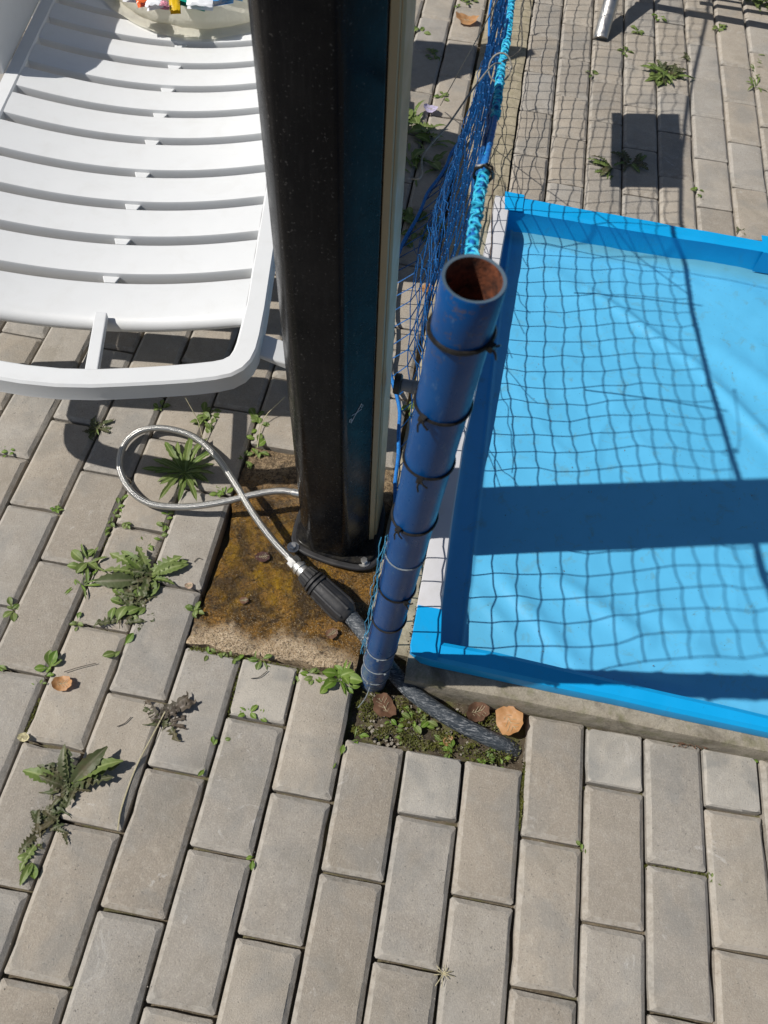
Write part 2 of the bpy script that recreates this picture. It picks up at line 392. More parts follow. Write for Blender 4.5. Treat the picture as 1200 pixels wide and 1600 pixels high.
def warp(F, x, y, rad=.13):
    s = .12; d = V((0, 0))
    for p, e in F:
        k = math.exp(-((p.x-x)**2+(p.y-y)**2)/(rad*rad)); d += e*k; s += k
    d = d/s; return V((x, y))+d

def paver_mesh(L, W, seed, mat, cut=False):
    r = random.Random(seed); n = 7 if L > .15 else 4; m = 4 if L > .15 else 4
    # outline points, corners slightly rounded and chipped
    def outline(inset, cr_, chip, z, nsalt):
        pts = []; hx, hy = W/2-inset, L/2-inset
        cs = [(-hx, -hy), (hx, -hy), (hx, hy), (-hx, hy)]
        for k in range(4):
            a = V(cs[k]); b = V(cs[(k+1) % 4]); cnt = m if k % 2 == 0 else n
            d = (b-a).normalized(); nn = V((-d.y, d.x)); le = (b-a).length
            for i in range(cnt):
                t = i/cnt; s0 = cr_ + (le-2*cr_)*(i/(cnt-1))
                off = (nz(seed*3.1+k*7+i*.9, nsalt)*.5+.5)*chip
                if nz(seed*1.7+k*5+i*2.3, nsalt+9) > .34: off += chip*1.5
                if i in (0, cnt-1): off += 0
                p = a+d*s0+nn*off; pts.append((p.x, p.y, z + (nz(seed+i*3.3, k, nsalt)*.0006)))
        return pts
    ch = .0070 if not cut else .0035
    rings = [outline(0, .003, .0008, -.040, 1), outline(.0, .0035, .0018 if not cut else .003, -.0062 if not cut else -.004, 2), outline(ch, .0065, .0010, -.0004, 3), outline(ch+.0012, .0075, .0010, 0, 4)]
    vs = []; fs = []; N = len(rings[0])
    for rg in rings: vs += rg
    for q in range(3):
        for i in range(N): a = q*N+i; b = q*N+(i+1) % N; fs.append((a, b, b+N, a+N))
    fs.append(tuple(range(3*N, 4*N)))
    me = meshdata('paver', vs, fs, mat); me.polygons.foreach_set('use_smooth', [True]*len(me.polygons)); me.set_sharp_from_angle(angle=math.radians(16))
    at = me.attributes.new('edge', 'FLOAT', 'POINT')
    for i in range(len(vs)): at.data[i].value = (0, 1, 1, 0)[i//N] if i//N < 4 else 0
    return me
FULL = [paver_mesh(.2, .1, s, M_PAV) for s in range(10)]
HALF = [paver_mesh(.1, .1, 40+s, M_PAV) for s in range(3)]
CUTW = [paver_mesh(.1, .1, 50+s, M_PAVW, True) for s in range(3)]
CUTD = paver_mesh(.1, .1, 61, M_PAVD, True)

pave = thing('pavement', (0, 0, 0), kind='structure')
spare = MB(); placed = 0
def put_paver(F, x0, x1, y0, y1, mode=None):
    """x0..x1, y0..y1 lattice cell"""
    global placed
    a, b, c, d = warp(F, x0, y0), warp(F, x1, y0), warp(F, x1, y1), warp(F, x0, y1)
    ctr = (a+b+c+d)/4; ax = ((c+d)-(a+b))/2; wx = ((b+c)-(a+d))/2
    L = ax.length - .0032; W = wx.length*abs(wx.normalized().cross(ax.normalized()))-.0042 if False else wx.length-.0032
    rz = math.atan2(-ax.x, ax.y)+rnd.uniform(-.004, .004)
    px, py = PX((ctr.x, ctr.y, 0))
    vis = -110 < px < 1310 and -70 < py < 1760 and (V((ctr.x, ctr.y, 0))-CAM).dot(CF) > 0
    long = (y1-y0) > .15
    if mode == 'w': me = rnd.choice(CUTW)
    elif mode == 'd': me = CUTD
    else: me = rnd.choice(FULL) if long else rnd.choice(HALF)
    L0 = .2 if (long and me in FULL) else .1
    sc = (W/.1, L/L0, 1)
    if rnd.random() < .5: rz += math.pi
    loc = (ctr.x, ctr.y, rnd.uniform(-.0020, .0012)); rot = (rnd.uniform(-.006, .006), rnd.uniform(-.009, .009), rz)
    if vis and placed < 300:
        link('paver', me, pave, loc, rot, sc); placed += 1
    else:
        R = Matrix.Rotation(rz, 2); hx, hy = W/2, L/2
        q = [V(p) for p in ((-hx, -hy), (hx, -hy), (hx, hy), (-hx, hy))]; q = [R@p+ctr for p in q]; q2 = [(p-ctr)*.93+ctr for p in q]
        spare.add([(p.x, p.y, -.04) for p in q]+[(p.x, p.y, -.004) for p in q]+[(p.x, p.y, 0) for p in q2],
                  [(i, (i+1) % 4, (i+1) % 4+4, i+4) for i in range(4)]+[(i+4, (i+1) % 4+4, (i+1) % 4+8, i+8) for i in range(4)]+[(8, 9, 10, 11)])
SLX0, SLX1, SLY0, SLY1 = .304, .622, .217, .655      # concrete slab under the shower
for c in range(-12, 24):
    x0, x1 = (c-1)*PU, c*PU
    ph = 0 if c % 2 == 0 else .5
    for k in range(-15, 6):
        v0, v1 = k+ph, k+ph+1
        ylo, yhi = -v1*PV, -v0*PV
        mode = None
        if c >= 4:
            if c <= 6:
                if yhi > SLY0 and ylo < SLY1:        # clipped by the slab
                    if yhi > .25 and ylo < .25:
                        yhi = .2106
                    elif ylo < SLY1 < yhi: ylo = SLY1+.004
                    else: continue
            elif c in (7, 8, 9):
                if yhi > .2 and ylo < 2.9 and yhi > .25: continue
                if yhi > .11:
                    if c == 8: yhi = .105
                    else: yhi = .107
            else:
                if ylo > .2: continue
                yhi = min(yhi, .203)
        if yhi-ylo < .03: continue
        if c == 5 and abs(yhi-.2106) < .01: mode = 'w'
        if c == 8 and abs(yhi-.105) < .003: mode = 'w'
        if c in (11, 13) and yhi > .2: mode = 'w'
        put_paver(FB, x0, x1, ylo, yhi, mode)
for c in range(9, 26):
    x0, x1 = (c-1+DU)*PU, (c+DU)*PU
    ph = 0 if c % 2 == 0 else .5
    for k in range(-17, 0):
        v0, v1 = k+ph+DV, k+ph+1+DV
        ylo, yhi = -v1*PV, -v0*PV
        if yhi < 1.53: continue
        ylo = max(ylo, 1.505)
        mode = 'd' if (yhi-ylo < .15 and c in (10, 12, 14)) else None
        put_paver(FT, x0, x1, ylo, yhi, mode)
tag(spare.build('paver', M_PAV, pave), kind='stuff')

mb = MB()
def bed(x0, x1, y0, y1):
    nx = max(2, int((x1-x0)/.02)); ny = max(2, int((y1-y0)/.02)); vs = []; fs = []
    for j in range(ny+1):
        for i in range(nx+1):
            x = x0+(x1-x0)*i/nx; y = y0+(y1-y0)*j/ny; vs.append((x, y, -.021+nz(x*9, y*9, 2)*.008+nz(x*45, y*45, 4)*.004))
    for j in range(ny):
        for i in range(nx): fs.append((j*(nx+1)+i, j*(nx+1)+i+1, (j+1)*(nx+1)+i+1, (j+1)*(nx+1)+i))
    mb.add(vs, fs)
bed(-1.4, .3, -.8, 3.2); bed(.3, .612, -.8, .214); bed(.3, .63, .66, 3.2); bed(.755, .768, 1.5, 3.2); bed(.612, .92, -.8, .1); bed(.92, 2.4, -.8, .203); bed(.766, 2.4, 1.5, 3.2)
tag(mb.build('joint_sand', m_concrete('joint_sand', (.085, .068, .048), (.17, .14, .10), .35, .5), smooth_deg=60), kind='structure')
# concrete kerb strip along the pool, net stands on it
def slab_grid(name, outline_fn, nx, ny, mat, z0, amp, freq, kind='structure', parent=None, skirt=-.046):
    vs = []; fs = []
    for j in range(ny+1):
        for i in range(nx+1):
            x, y = outline_fn(i/nx, j/ny); e = 1 if i in (0, nx) or j in (0, ny) else 0
            vs.append((x, y, z0+nz(x*freq, y*freq, 3)*amp+nz(x*freq*4, y*freq*4, 5)*amp*.4-e*.003))
    W = nx+1
    for j in range(ny):
        for i in range(nx): fs.append((j*W+i, j*W+i+1, (j+1)*W+i+1, (j+1)*W+i))
    ring = [i for i in range(nx+1)]+[j*W+nx for j in range(1, ny+1)]+[ny*W+i for i in range(nx-1, -1, -1)]+[j*W for j in range(ny-1, 0, -1)]
    b = len(vs)
    for r_ in ring: vs.append((vs[r_][0], vs[r_][1], skirt))
    for k in range(len(ring)): k2 = (k+1) % len(ring); fs.append((ring[k], b+k, b+k2, ring[k2]))
    o = mk(name, vs, fs, mat, parent, smooth=True); smooth(o, 50); 
    if kind: tag(o, kind=kind)
    return o
def f_k(t, s):
    y = .262+s*3.0; x1 = interp([(.6, .706), (1.0, .716), (1.2, .724), (1.49, .736), (1.5, .7605)], y)
    return (.619+(x1-.619)*t + nz(y*9, t)*.004, y)
slab_grid('kerb', f_k, 8, 90, M_CURB, .004, .004, 12)
def f_s(t, s):
    L = interp([(0, .305), (.25, .318), (.5, .325), (.75, .306), (1, .312)], s); R_ = interp([(0, .612), (1, .62)], s)
    y = .215+s*(.655-.215) + nz(t*5, s*3)*.004
    if s == 0: y += nz(t*11, 2)*.008 + .004*t
    return (L+(R_-L)*t+(nz(s*14, 1)*.006 if t == 0 else 0), y)
slab_grid('concrete_slab', f_s, 44, 56, M_SLAB, -.006, .007, 22)
mb = MB()
for i in range(1500):
    y = .222+abs(rnd.gauss(0, .05)); x = rnd.uniform(.322, .612)
    if y > .6 : continue
    z0_ = -.006+nz(x*22, y*22, 3)*.007+nz(x*88, y*88, 5)*.0028; s_ = rnd.uniform(.0005, .0014)
    o3 = [V(q)*s_ for q in ((1,0,0),(-.3,.9,0),(-.6,-.7,0),(0,0,1))]; mb.add([V((x, y, z0_))+q for q in o3], [(0, 1, 3), (1, 2, 3), (2, 0, 3)])
SANDY = mb
# front kerb: top face and a rounded front face
mb = MB()
prof = [(.2035, -.046), (.2035, .03), (.206, .037), (.213, .041), (.232, .043), (.25, .043), (.25, -.046)]
xs = [.698+i*.025 for i in range(90)]
vs = []; fs = []
for i, x in enumerate(xs):
    for k, (y, z) in enumerate(prof):
        dy = -.010*max(0, (x-.9))/.42
        vs.append((x, y+dy+nz(x*12, k)*.0012, z+(nz(x*10, k*3)*.0015 if z > 0 else 0)))
P_ = len(prof)
for i in range(len(xs)-1):
    for k in range(P_-1): fs.append((i*P_+k, (i+1)*P_+k, (i+1)*P_+k+1, i*P_+k+1))
fs.append(tuple(range(P_))); fs.append(tuple((len(xs)-1)*P_+k for k in range(P_-1, -1, -1)))
tag(smooth(mk('kerb_front', vs, fs, M_KERBF), 30), kind='structure')

# pit: soil, pebbles, moss
def f_p(t, s): return (.60+t*.335, .085+s*.2)
slab_grid('soil', f_p, 50, 30, M_SOIL, -.026, .012, 30)
PC = [G(560, 1150), G(615, 1090), G(700, 1110), G(820, 1120), G(815, 1200), G(680, 1180)]
def inpit(x, y): return .62 < x < .815 and .108 < y < .2
mb = MB(); mg = MB()
def pebble(mb, c, s, mi=0):
    u = [V(rnd.gauss(0, 1) for _ in range(3)).normalized() for _ in range(8)]
    o = [(-1,-1,-1),(1,-1,-1),(1,1,-1),(-1,1,-1),(-1,-1,1),(1,-1,1),(1,1,1),(-1,1,1)]
    a = rnd.uniform(0, 6.28); ca, sa = math.cos(a), math.sin(a); vs = []
    for q, w_ in zip(o, u):
        p = V(q).normalized()*s*(.8+rnd.random()*.4); p.z *= .65; vs.append(V(c)+V((p.x*ca-p.y*sa, p.x*sa+p.y*ca, p.z)))
    mb.add(vs, [(3,2,1,0),(4,5,6,7),(0,1,5,4),(1,2,6,5),(2,3,7,6),(3,0,4,7)], mi)
for i in range(300):
    x = rnd.uniform(.635, .90); y = rnd.uniform(.105, .195)
    if x > .74 and rnd.random() < .75: continue
    pebble(mb, (x, y, -.026+rnd.uniform(0, .006)), rnd.uniform(.0015, .0042))
tag(mb.build('gravel', m_concrete('pebbles', (.2, .18, .145), (.34, .31, .26), 0, .4)), 'small pale pebbles loose in the soil pit beside the kerb', 'gravel', kind='stuff')
def moss(name, spots, label, cat='moss', mat=M_MOSS, n=60, s=.0035):
    mb = MB()
    for (x, y, z, rx, ry) in spots:
        for i in range(n):
            a = rnd.uniform(0, 6.28); r = math.sqrt(rnd.random()); px, py = x+math.cos(a)*r*rx, y+math.sin(a)*r*ry
            d = rnd.uniform(0, 6.28); l = rnd.uniform(.5, 1.3)*s; e = V((math.cos(d), math.sin(d), rnd.uniform(.1, .9)))*l; f = V((-math.sin(d), math.cos(d), 0))*l*.4
            b = V((px, py, z+rnd.uniform(0, .004)))
            mb.add([b, b+e*.5+f, b+e, b+e*.5-f], [(0, 1, 2, 3)])
    return tag(mb.build(name, mat, smooth_deg=60), label, cat, kind='stuff')
sp = [(rnd.uniform(.63, .90), rnd.uniform(.108, .19), -.020, .014, .008) for _ in range(48)]
sp += [(.89, .135, -.014, .02, .02), (.86, .12, -.014, .02, .012), (.84, .112, -.014, .02, .01)]
moss('ground_cover', sp, 'mossy green ground cover filling the soil pit by the blue pipe', 'ground cover', n=55)
def joint_spots(a, b, k, z=-.012, rx=.003, ry=.006):
    pa, pb = G(*a), G(*b); return [(pa.x+(pb.x-pa.x)*i/(k-1), pa.y+(pb.y-pa.y)*i/(k-1), z, rx, ry) for i in range(k)]
moss('moss', joint_spots((822, 1195), (812, 1290), 16), 'dark moss strip in the joint running down from the pit corner', n=30)
moss('moss', joint_spots((1016, 1354), (1108, 1368), 14, rx=.006, ry=.003), 'green moss filling the short joint between two pavers at right', n=26)
moss('moss', joint_spots((915, 1230), (960, 1240), 8, rx=.005, ry=.002), 'thin moss in the joint below the small cut paver under the kerb', n=14)
moss('moss', joint_spots((300, 1012), (560, 1066), 46, z=-.008, rx=.006, ry=.005), 'moss line along the front edge of the stained slab', n=22)
moss('moss', joint_spots((640, 1020), (705, 690), 30, z=0.004, rx=.006, ry=.008), 'dirty moss crust between the kerb and the white pool edge', mat=M_SOIL, n=25)

tag(SANDY.build('sand_grains', m_concrete('sand_grain', (.5, .38, .22), (.7, .58, .4), 0, .2)), 'coarse sand grains crusted along the front of the wet slab', 'sand', kind='stuff')

# ================================================================== POOL
pool = thing('paddling_pool', (0, 0, 0), 'shallow light blue vinyl pool with bright blue rim behind the concrete kerb', 'pool')
PXR = 3.0
def xin(y): return interp([(.26, .742), (.5, .737), (.68, .737), (.82, .747), (1.04, .756), (1.24, .762), (1.48, .767)], y)           # inner edge of left rim
Y0i, Y1i = .270, 1.428
def crease(x, y, a, b, wd, h):
    a = V(a); b = V(b); p = V((x, y)); d = b-a; t = max(0, min(1, (p-a).dot(d)/d.dot(d))); q = a+d*t
    s = (p-q).dot(V((-d.y, d.x)).normalized()); e = math.sin(math.pi*min(1, max(0, .08+t*.84)))**.6
    fall = (p-q).length
    return h*math.exp(-(fall/wd)**2)*e
def W2(px, py): g = G(px, py, 0); return (g.x, g.y)
CREASES = [((920, 455), (1085, 570), .014, .009), ((1085, 570), (1300, 790), .018, .0095), ((1110, 540), (1330, 700), .03, .008), ((830, 400), (960, 500), .03, .004), ((860, 900), (1010, 1000), .018, .009),
           ((770, 890), (900, 1040), .02, .008), ((745, 930), (800, 990), .015, .005), ((1000, 930), (1130, 1060), .028, .005), ((900, 1040), (1080, 1075), .012, .005), ((1120, 420), (1230, 520), .05, .004), ((950, 700), (1100, 745), .05, .004)]
CREASES = [(W2(*a), W2(*b), w_, h) for a, b, w_, h in CREASES]
vs = []; fs = []; NX, NY = 300, 170
for j in range(NY+1):
    y = Y0i-.01+(Y1i+.012-Y0i)*j/NY
    for i in range(NX+1):
        x = .738+i*.0032 if i <= 270 else .738+.864+(i-270)/(NX-270)*(PXR-1.602); z = .001
        for c_ in CREASES: z += crease(x, y, *c_)
        z += .003*nz(x*5, y*5)+.0030*max(0, 1-abs(nz(x*7+y*5, y*4-x*3, 3))*3.2)**2*max(0, nz(x*3, y*3, 9)+.3)+.0009*nz(x*24, y*20, 5)
        e = min(x-.738, Y1i+.002-y, y-(Y0i-.01)); z += .012*math.exp(-max(0, e)/.008)
        z += .0045*math.exp(-((x-.786-.004*math.sin(y*4))/.004)**2)
        vs.append((x, y, z))
W = NX+1
for j in range(NY):
    for i in range(NX): fs.append((j*W+i, j*W+i+1, (j+1)*W+i+1, (j+1)*W+i))
mk('liner', vs, fs, M_LINER, pool, smooth=True)
def strip(name, sections, mat, parent, sm=24, closed=False):
    """sections: list of profiles (same count)"""
    n = len(sections[0]); vs = [p for s in sections for p in s]; fs = []
    for i in range(len(sections)-1):
        for k in range(n-1): fs.append((i*n+k, i*n+k+1, (i+1)*n+k+1, (i+1)*n+k))
    fs.append(tuple(range(n-1, -1, -1))); fs.append(tuple(range((len(sections)-1)*n, len(sections)*n)))
    o = mk(name, vs, fs, mat, parent); return smooth(o, sm)
# back rim, from the left corner to far right
secs = []
for i in range(111):
    x = .752+i*.0205; w_ = nz(x*8, 1)*.002; yo = 1.493-.02*(x-.76)/.64+w_; yi = 1.430+nz(x*6, 4)*.0015; b = nz(x*13, 7)*.0014
    secs.append([(x, yo+.002, -.04), (x, yo, .062+b), (x, yo-.006, .070+b), (x, yi+.012, .0715+b), (x, yi+.002, .067+b), (x, yi+.003+b, .045), (x, yi+b*2, .02), (x, yi-.002, .003)])
strip('back_rim', secs, M_RIM, pool)
# front rim
secs = []
for i in range(115):
    x = .700+i*.0205; w_ = nz(x*8, 21)*.0018; yo = .238-.019*(x-.70)/.6+w_; yi = .274-.027*(x-.80)/.5+nz(x*6, 24)*.0015; yi = min(yi, .272); b = nz(x*13, 27)*.0012
    if i == 0: yo += .014; yi -= .002
    if i == 1: yo += .002
    secs.append([(x, yo-.002, .043), (x, yo-.003, .050), (x, yo, .064+b), (x, yo+.006, .070+b), (x, yi-.008, .0715+b), (x, yi, .066+b), (x, yi, .035), (x, yi+.001, .003)])
strip('front_rim', secs, M_RIM, pool)
# left rim: blue wall under a loose grey-white strip
secs = []
for i in range(61):
    y = .268+i*(1.43-.268)/60; x0 = interp([(.26, .704), (.6, .711), (1.0, .722), (1.45, .735)], y); x1 = xin(y)
    secs.append([(x0+.001, y, -.04), (x0+.001, y, .060), (x0+.004, y, .064), (x1-.001, y, .064), (x1+.001, y, .058), (x1+.001, y, .03), (x1+.003, y, .003)])
strip('left_rim', secs, M_RIM, pool)
secs = []
for i in range(71):
    y = .322+i*(1.475-.322)/70; wv_ = nz(y*9, 2)*.002; x0 = interp([(.3, .697), (.6, .705), (.8, .712), (1.2, .719), (1.48, .729)], y)+wv_; x1 = xin(y)+.0015+nz(y*7, 5)*.001; b = nz(y*11, 8)*.001
    secs.append([(x0, y, .050), (x0, y, .070+b), (x0+.002, y, .0735+b), ((x0+x1)/2, y, .075+b), (x1-.003, y, .0735+b), (x1, y, .070+b), (x1, y, .056)])
strip('edge_strip', secs, M_FOAM, pool)
# overlapping seam patches at corners
mb = MB()
for (x, y0, y1) in ((1.393, 1.426, 1.486),):
    mb.add([(x, y0-.001, .012), (x+.05, y0-.001, .012), (x+.05, y0-.001, .071), (x, y0-.001, .071), (x+.05, y1, .0735), (x, y1, .0735)], [(0, 1, 2, 3), (3, 2, 4, 5)])
mb.build('overlap_patch', M_RIM, pool)
mb = MB(); mb.prism([(.697, .252), (.700, .240), (.712, .236), (.746, .2335), (.748, .268), (.742, .33), (.699, .33)], .0715, .0745)
bevel(mb.build('corner_patch', M_RIM, pool), .0015)
mb = MB(); mb.prism([(.752, 1.425), (.752, 1.496), (.80, 1.494), (.80, 1.43)], .0725, .0745); mb.build('corner_patch', M_RIM, pool)

mb = MB(); fr2 = random.Random(11)
for i in range(70):
    x = fr2.uniform(.83, 1.5); y = fr2.uniform(.3, 1.4); s_ = fr2.uniform(.0006, .0022); zz = .0035
    a = fr2.uniform(0, 3.1); e = V((math.cos(a), math.sin(a), .2))*s_; f = V((-math.sin(a), math.cos(a), 0))*s_*.5; b = V((x, y, zz))
    for c_ in CREASES: b.z += crease(x, y, *c_)
    mb.add([b-e, b+f, b+e, b-f, b+V((0, 0, s_*.5))], [(0, 1, 4), (1, 2, 4), (2, 3, 4), (3, 0, 4)])
tag(mb.build('debris', M_DRYB), 'dark specks of dirt and leaf crumbs on the pool floor', 'debris', kind='stuff')
# ================================================================== SHOWER POST
post = thing('solar_shower', (.533, .49, 0), 'black glossy plastic solar shower column bolted to the wet stained slab', 'outdoor shower')
LEAN = (0, -.024, 0)
def P2(poly): return [(x-.525, y-.49) for x, y in poly]
sec_f = [(.453, .520), (.453, .470), (.4555, .462), (.472, .436), (.479, .4305), (.487, .4285), (.538, .4255), (.545, .4275), (.551, .433), (.578, .4655), (.581, .470), (.581, .520)]
mb = MB(); mb.prism(P2(sec_f), .004, 2.15)
bevel(mb.build('tank_shell', M_SHELL, post, 30, rot=LEAN), .0025, 2, 20)
sec_b = [(.456, .521), (.583, .521), (.583, .4725), (.5885, .4745), (.5925, .489), (.597, .495), (.599, .512), (.599, .56), (.59, .568), (.466, .568), (.456, .558)]
mb = MB(); mb.prism(P2([(.456, .521), (.5815, .521), (.5815, .4722), (.5905, .476), (.5905, .5), (.5905, .568), (.466, .568), (.456, .558)]), .002, 2.14)
bevel(mb.build('back_panel', M_CREAM, post, 30, rot=LEAN), .0012, 2, 20)
mb = MB(); mb.prism(P2([(.5908, .484), (.5945, .488), (.5945, .56), (.5908, .56)]), .01, 2.13)
bevel(mb.build('side_trim', M_CREAM, post, 30, rot=LEAN), .001, 2, 20)
mb = MB()
base = []
for k in range(40):
    a = 2*math.pi*k/40; r_ = .072+.012*abs(math.cos(2*a-.2))**2; x, y = .527+math.cos(a)*(r_+.006), .487+math.sin(a)*(r_)
    base.append((x, y))
base = [(.443, .52), (.441, .46), (.447, .438), (.463, .427), (.50, .4165), (.535, .411), (.575, .409), (.596, .413), (.611, .425), (.616, .443), (.612, .47), (.614, .53), (.60, .58), (.46, .58)]
bb = []
for i in range(len(base)):
    a = V(base[i-1]); b = V(base[i]); c = V(base[(i+1) % len(base)])
    bb += [tuple(b*.75+a*.25), tuple(b*.75+c*.25)]
mb.prism(P2(bb), .0, .009)
bevel(mb.build('base_plate', M_BLK, post, 30, loc=(-.008, 0, 0)), .003, 2, 30)
mb = MB(); ins = [((x-.527)*.90+.525, (y-.487)*.90+.489) for x, y in bb]; mb.prism(P2(ins), .009, .017)
bevel(mb.build('base_collar', M_SHELL, post, 30, loc=(-.006, 0, 0)), .003, 2, 30)
for (bx, by) in ((.4515, .432), (.5885, .428)):
    mb = MB(); mb.lathe([(0, .0115), (.0015, .0115), (.0018, .0062), (.0022, .0062)], (bx-.533, by-.49, .009), (0, 0, 1), 18)
    mb.lathe([(0, .0072), (.006, .0072), (.0072, .006)], (bx-.533, by-.49, .0112), (0, 0, 1), 6); mb.build('bolt', M_STEEL, post)
# foot tap on the right side
tp = atY(600, 596, .50); tz = tp.z
mb = MB(); mb.lathe([(0, .014), (.002, .0155), (.009, .0155), (.011, .013)], (.5985-.528, .01, tz), (1, 0, 0), 20); co = mb.build('tap_collar', M_BLK, post, 40)
mb = MB(); mb.lathe([(0, .009), (.016, .0095), (.017, .0105), (.034, .0105), (.037, .009)], (.609-.528, .01, tz), (1, 0, -.08), 18); mb.build('tap_spout', m_plastic('grey_tap', (.22, .22, .22), .35), post, 40)
# chalk cross on the blue-reflecting facet
fa, fb = V((.551-.525, .433-.49, 0)), V((.578-.525, .4655-.49, 0)); fd = (fb-fa).normalized(); fn = V((fd.y, -fd.x, 0))
dmid = ray(567, 648); best = min((abs(PX((.525+fa.x+fd.x*.015, .49+fa.y+fd.y*.015, z/1000))[1]-648), z) for z in range(100, 900, 4))[1]/1000
def mark(pts, r=.00055):
    mb.tube([fa+fd*u+V((0, 0, best+v))+fn*.0006 for u, v in pts], r, 4)
mb = MB(); mark([(.004, -.012), (.012, 0), (.024, .017)]); mark([(.006, .004), (.014, .003), (.024, .005)]); mark([(.002, -.002), (.0015, -.008), (.005, -.009), (.0055, -.003), (.002, -.002), (.005, -.006)], .0004)
mark([(.0215, .012), (.0245, .008)], .0004); mark([(.023, .015), (.0265, .012), (.0255, .0085)], .0004)
mb.build('chalk_mark', m_cord('chalk', (.55, .62, .68), (.7, .75, .8)), post, rot=LEAN)

# ================================================================== LOUNGER
LK = (CAM.z-.302)/(CAM.z-.26); LOC = CAM.lerp(V((.025, .54, 0)), LK)
lg = thing('sun_lounger', LOC, 'white slatted resin sun lounger standing left of the black shower column', 'sun lounger', rz=math.radians(8))
lg.scale = (LK, LK, LK); LZ = -LOC.z/LK
def mirror(h): return [(-x, y) for x, y in h[::-1]]
oh = [(0, -.015), (.06, -.012), (.12, -.004), (.18, .005), (.227, .013), (.265, .022), (.292, .032), (.311, .048), (.323, .068), (.330, .095), (.333, .13), (.335, .2), (.335, 2.0)]
ih = [(0, .026), (.06, .029), (.12, .037), (.18, .047), (.225, .056), (.255, .063), (.272, .069), (.283, .078), (.288, .092), (.291, .11), (.293, .14), (.297, .21), (.299, 2.0)]
O_ = [(-x, y) for x, y in oh[:0:-1]]+oh; I_ = [(-x, y) for x, y in ih[:0:-1]]+ih
prof = []
for (ox, oy), (ix, iy) in zip(O_, I_):
    o_, i_ = V((ox, oy)), V((ix, iy)); d = (i_-o_)
    c_ = .245+.008*max(0, 1-(abs(ox)/.33)**2)*0
    prof.append([(*(o_-d*.02), .2235), (*o_, .230), (*o_, .256), (*(o_+d*.10), .2605), (*(o_+d*.9), .2605), (*i_, .257), (*i_, .238), (*(i_-d*.12), .236)])
n_ = 8; vs = [p for s_ in prof for p in s_]; fs = []
for i in range(len(prof)-1):
    for k in range(n_-1): fs.append((i*n_+k, (i+1)*n_+k, (i+1)*n_+k+1, i*n_+k+1))
smooth(mk('frame', vs, fs, M_WHITE, lg), 35)
def slat(a0, a1, first=False):
    mb = MB(); NR = 24; secs = []
    for i in range(NR+1):
        r = -.2975+.595*i/NR; q = 1-(r/.2975)**2; z = .2575-.036*q**1.05; bow = .0
        if first: pr = [(a0+.012, z-.030), (a0+.002, z-.024), (a0-.001, z-.014), (a0+.005, z-.004), (a0+.018, z+.0005), (a0+.04, z+.0012), (a1-.006, z), (a1-.001, z-.002), (a1, z-.006), (a1, z-.018), (a1-.004, z-.018)]
        else: pr = [(a0+.004, z-.028), (a0, z-.028), (a0, z-.005), (a0+.0015, z-.001), (a0+.006, z), ((a0+a1)/2, z+.0012), (a1-.006, z), (a1-.0015, z-.001), (a1, z-.005), (a1, z-.028), (a1-.004, z-.028)]
        secs.append([(r, a+bow, zz) for a, zz in pr])
    n = len(secs[0]); vs = [p for s in secs for p in s]; fs = [(i*n+k, (i+1)*n+k, (i+1)*n+k+1, i*n+k+1) for i in range(NR) for k in range(n-1)]
    o = mk('slat', vs, fs, M_WHITE, lg); return smooth(o, 50)
gaps = [.292, .402, .510, .617, .733, .836, .938, 1.036, 1.131, 1.226, 1.32, 1.415]
slat(.172, gaps[0]-.012, True)
for a, b in zip(gaps, gaps[1:]): slat(a+.0125, b-.0125)
mb = MB(); mb.add([(x, y, z) for z in (.222, .237) for (x, y) in ((.032, .022), (.055, .022), (.040, .185), (.018, .185))], [(3,2,1,0),(4,5,6,7),(0,1,5,4),(1,2,6,5),(2,3,7,6),(3,0,4,7)]); bevel(mb.build('strut', M_WHITE, lg), .002)
mb = MB()
for g in gaps[:-1]:
    mb.box((.008, g-.012, .192), (.028, g+.012, .2085)); mb.prism([(.001, g+.0126), (.007, g-.004), (.029, g-.004), (.035, g+.0126)], .2085, .2140)
mb.box((.010, .2, .188), (.026, 1.95, .1915))
bevel(mb.build('centre_rib', M_WHITE, lg), .0015)
def arm(s, sh=0):
    outer = [(.885, .255), (.880, .32), (.897, .38), (.925, .43), (.965, .462), (1.02, .474), (1.45, .474), (1.5, .46), (1.52, .40), (1.53, .255)]
    vs = [(s*(.333+.006*min(1, (a-.88)*3)), a+sh, z) for a, z in outer]+[(s*.365, a+sh, z) for a, z in outer]; n = len(outer)
    fs = [tuple(range(n)), tuple(range(2*n-1, n-1, -1))]+[(i, i+n, (i+1) % n+n, (i+1) % n) for i in range(n)]
    bevel(mk('armrest', vs, fs, M_WHITE, lg), .006, 3)
arm(-1); arm(1, -.27)
def bpt(r, q): return (r, 1.43+.23*q, .262+.53*q)
mb = MB()
for s_ in (-1, 1):
    p = [bpt(s_*.33, 0), bpt(s_*.295, 0), bpt(s_*.295, 1), bpt(s_*.33, 1)]; mb.add(p+[(x, y+.03, z-.012) for x, y, z in p], [(0,1,2,3),(7,6,5,4),(0,4,5,1),(1,5,6,2),(2,6,7,3),(3,7,4,0)])
p = [bpt(-.33, .93), bpt(.33, .93), bpt(.33, 1.03), bpt(-.33, 1.03)]; mb.add([(x, y-.001, z) for x, y, z in p]+[(x, y+.03, z-.012) for x, y, z in p], [(0,1,2,3),(7,6,5,4),(0,4,5,1),(1,5,6,2),(2,6,7,3),(3,7,4,0)])
tag(mb.build('backrest', M_WHITE, lg), kind='stuff') if False else mb.build('backrest', M_WHITE, lg)
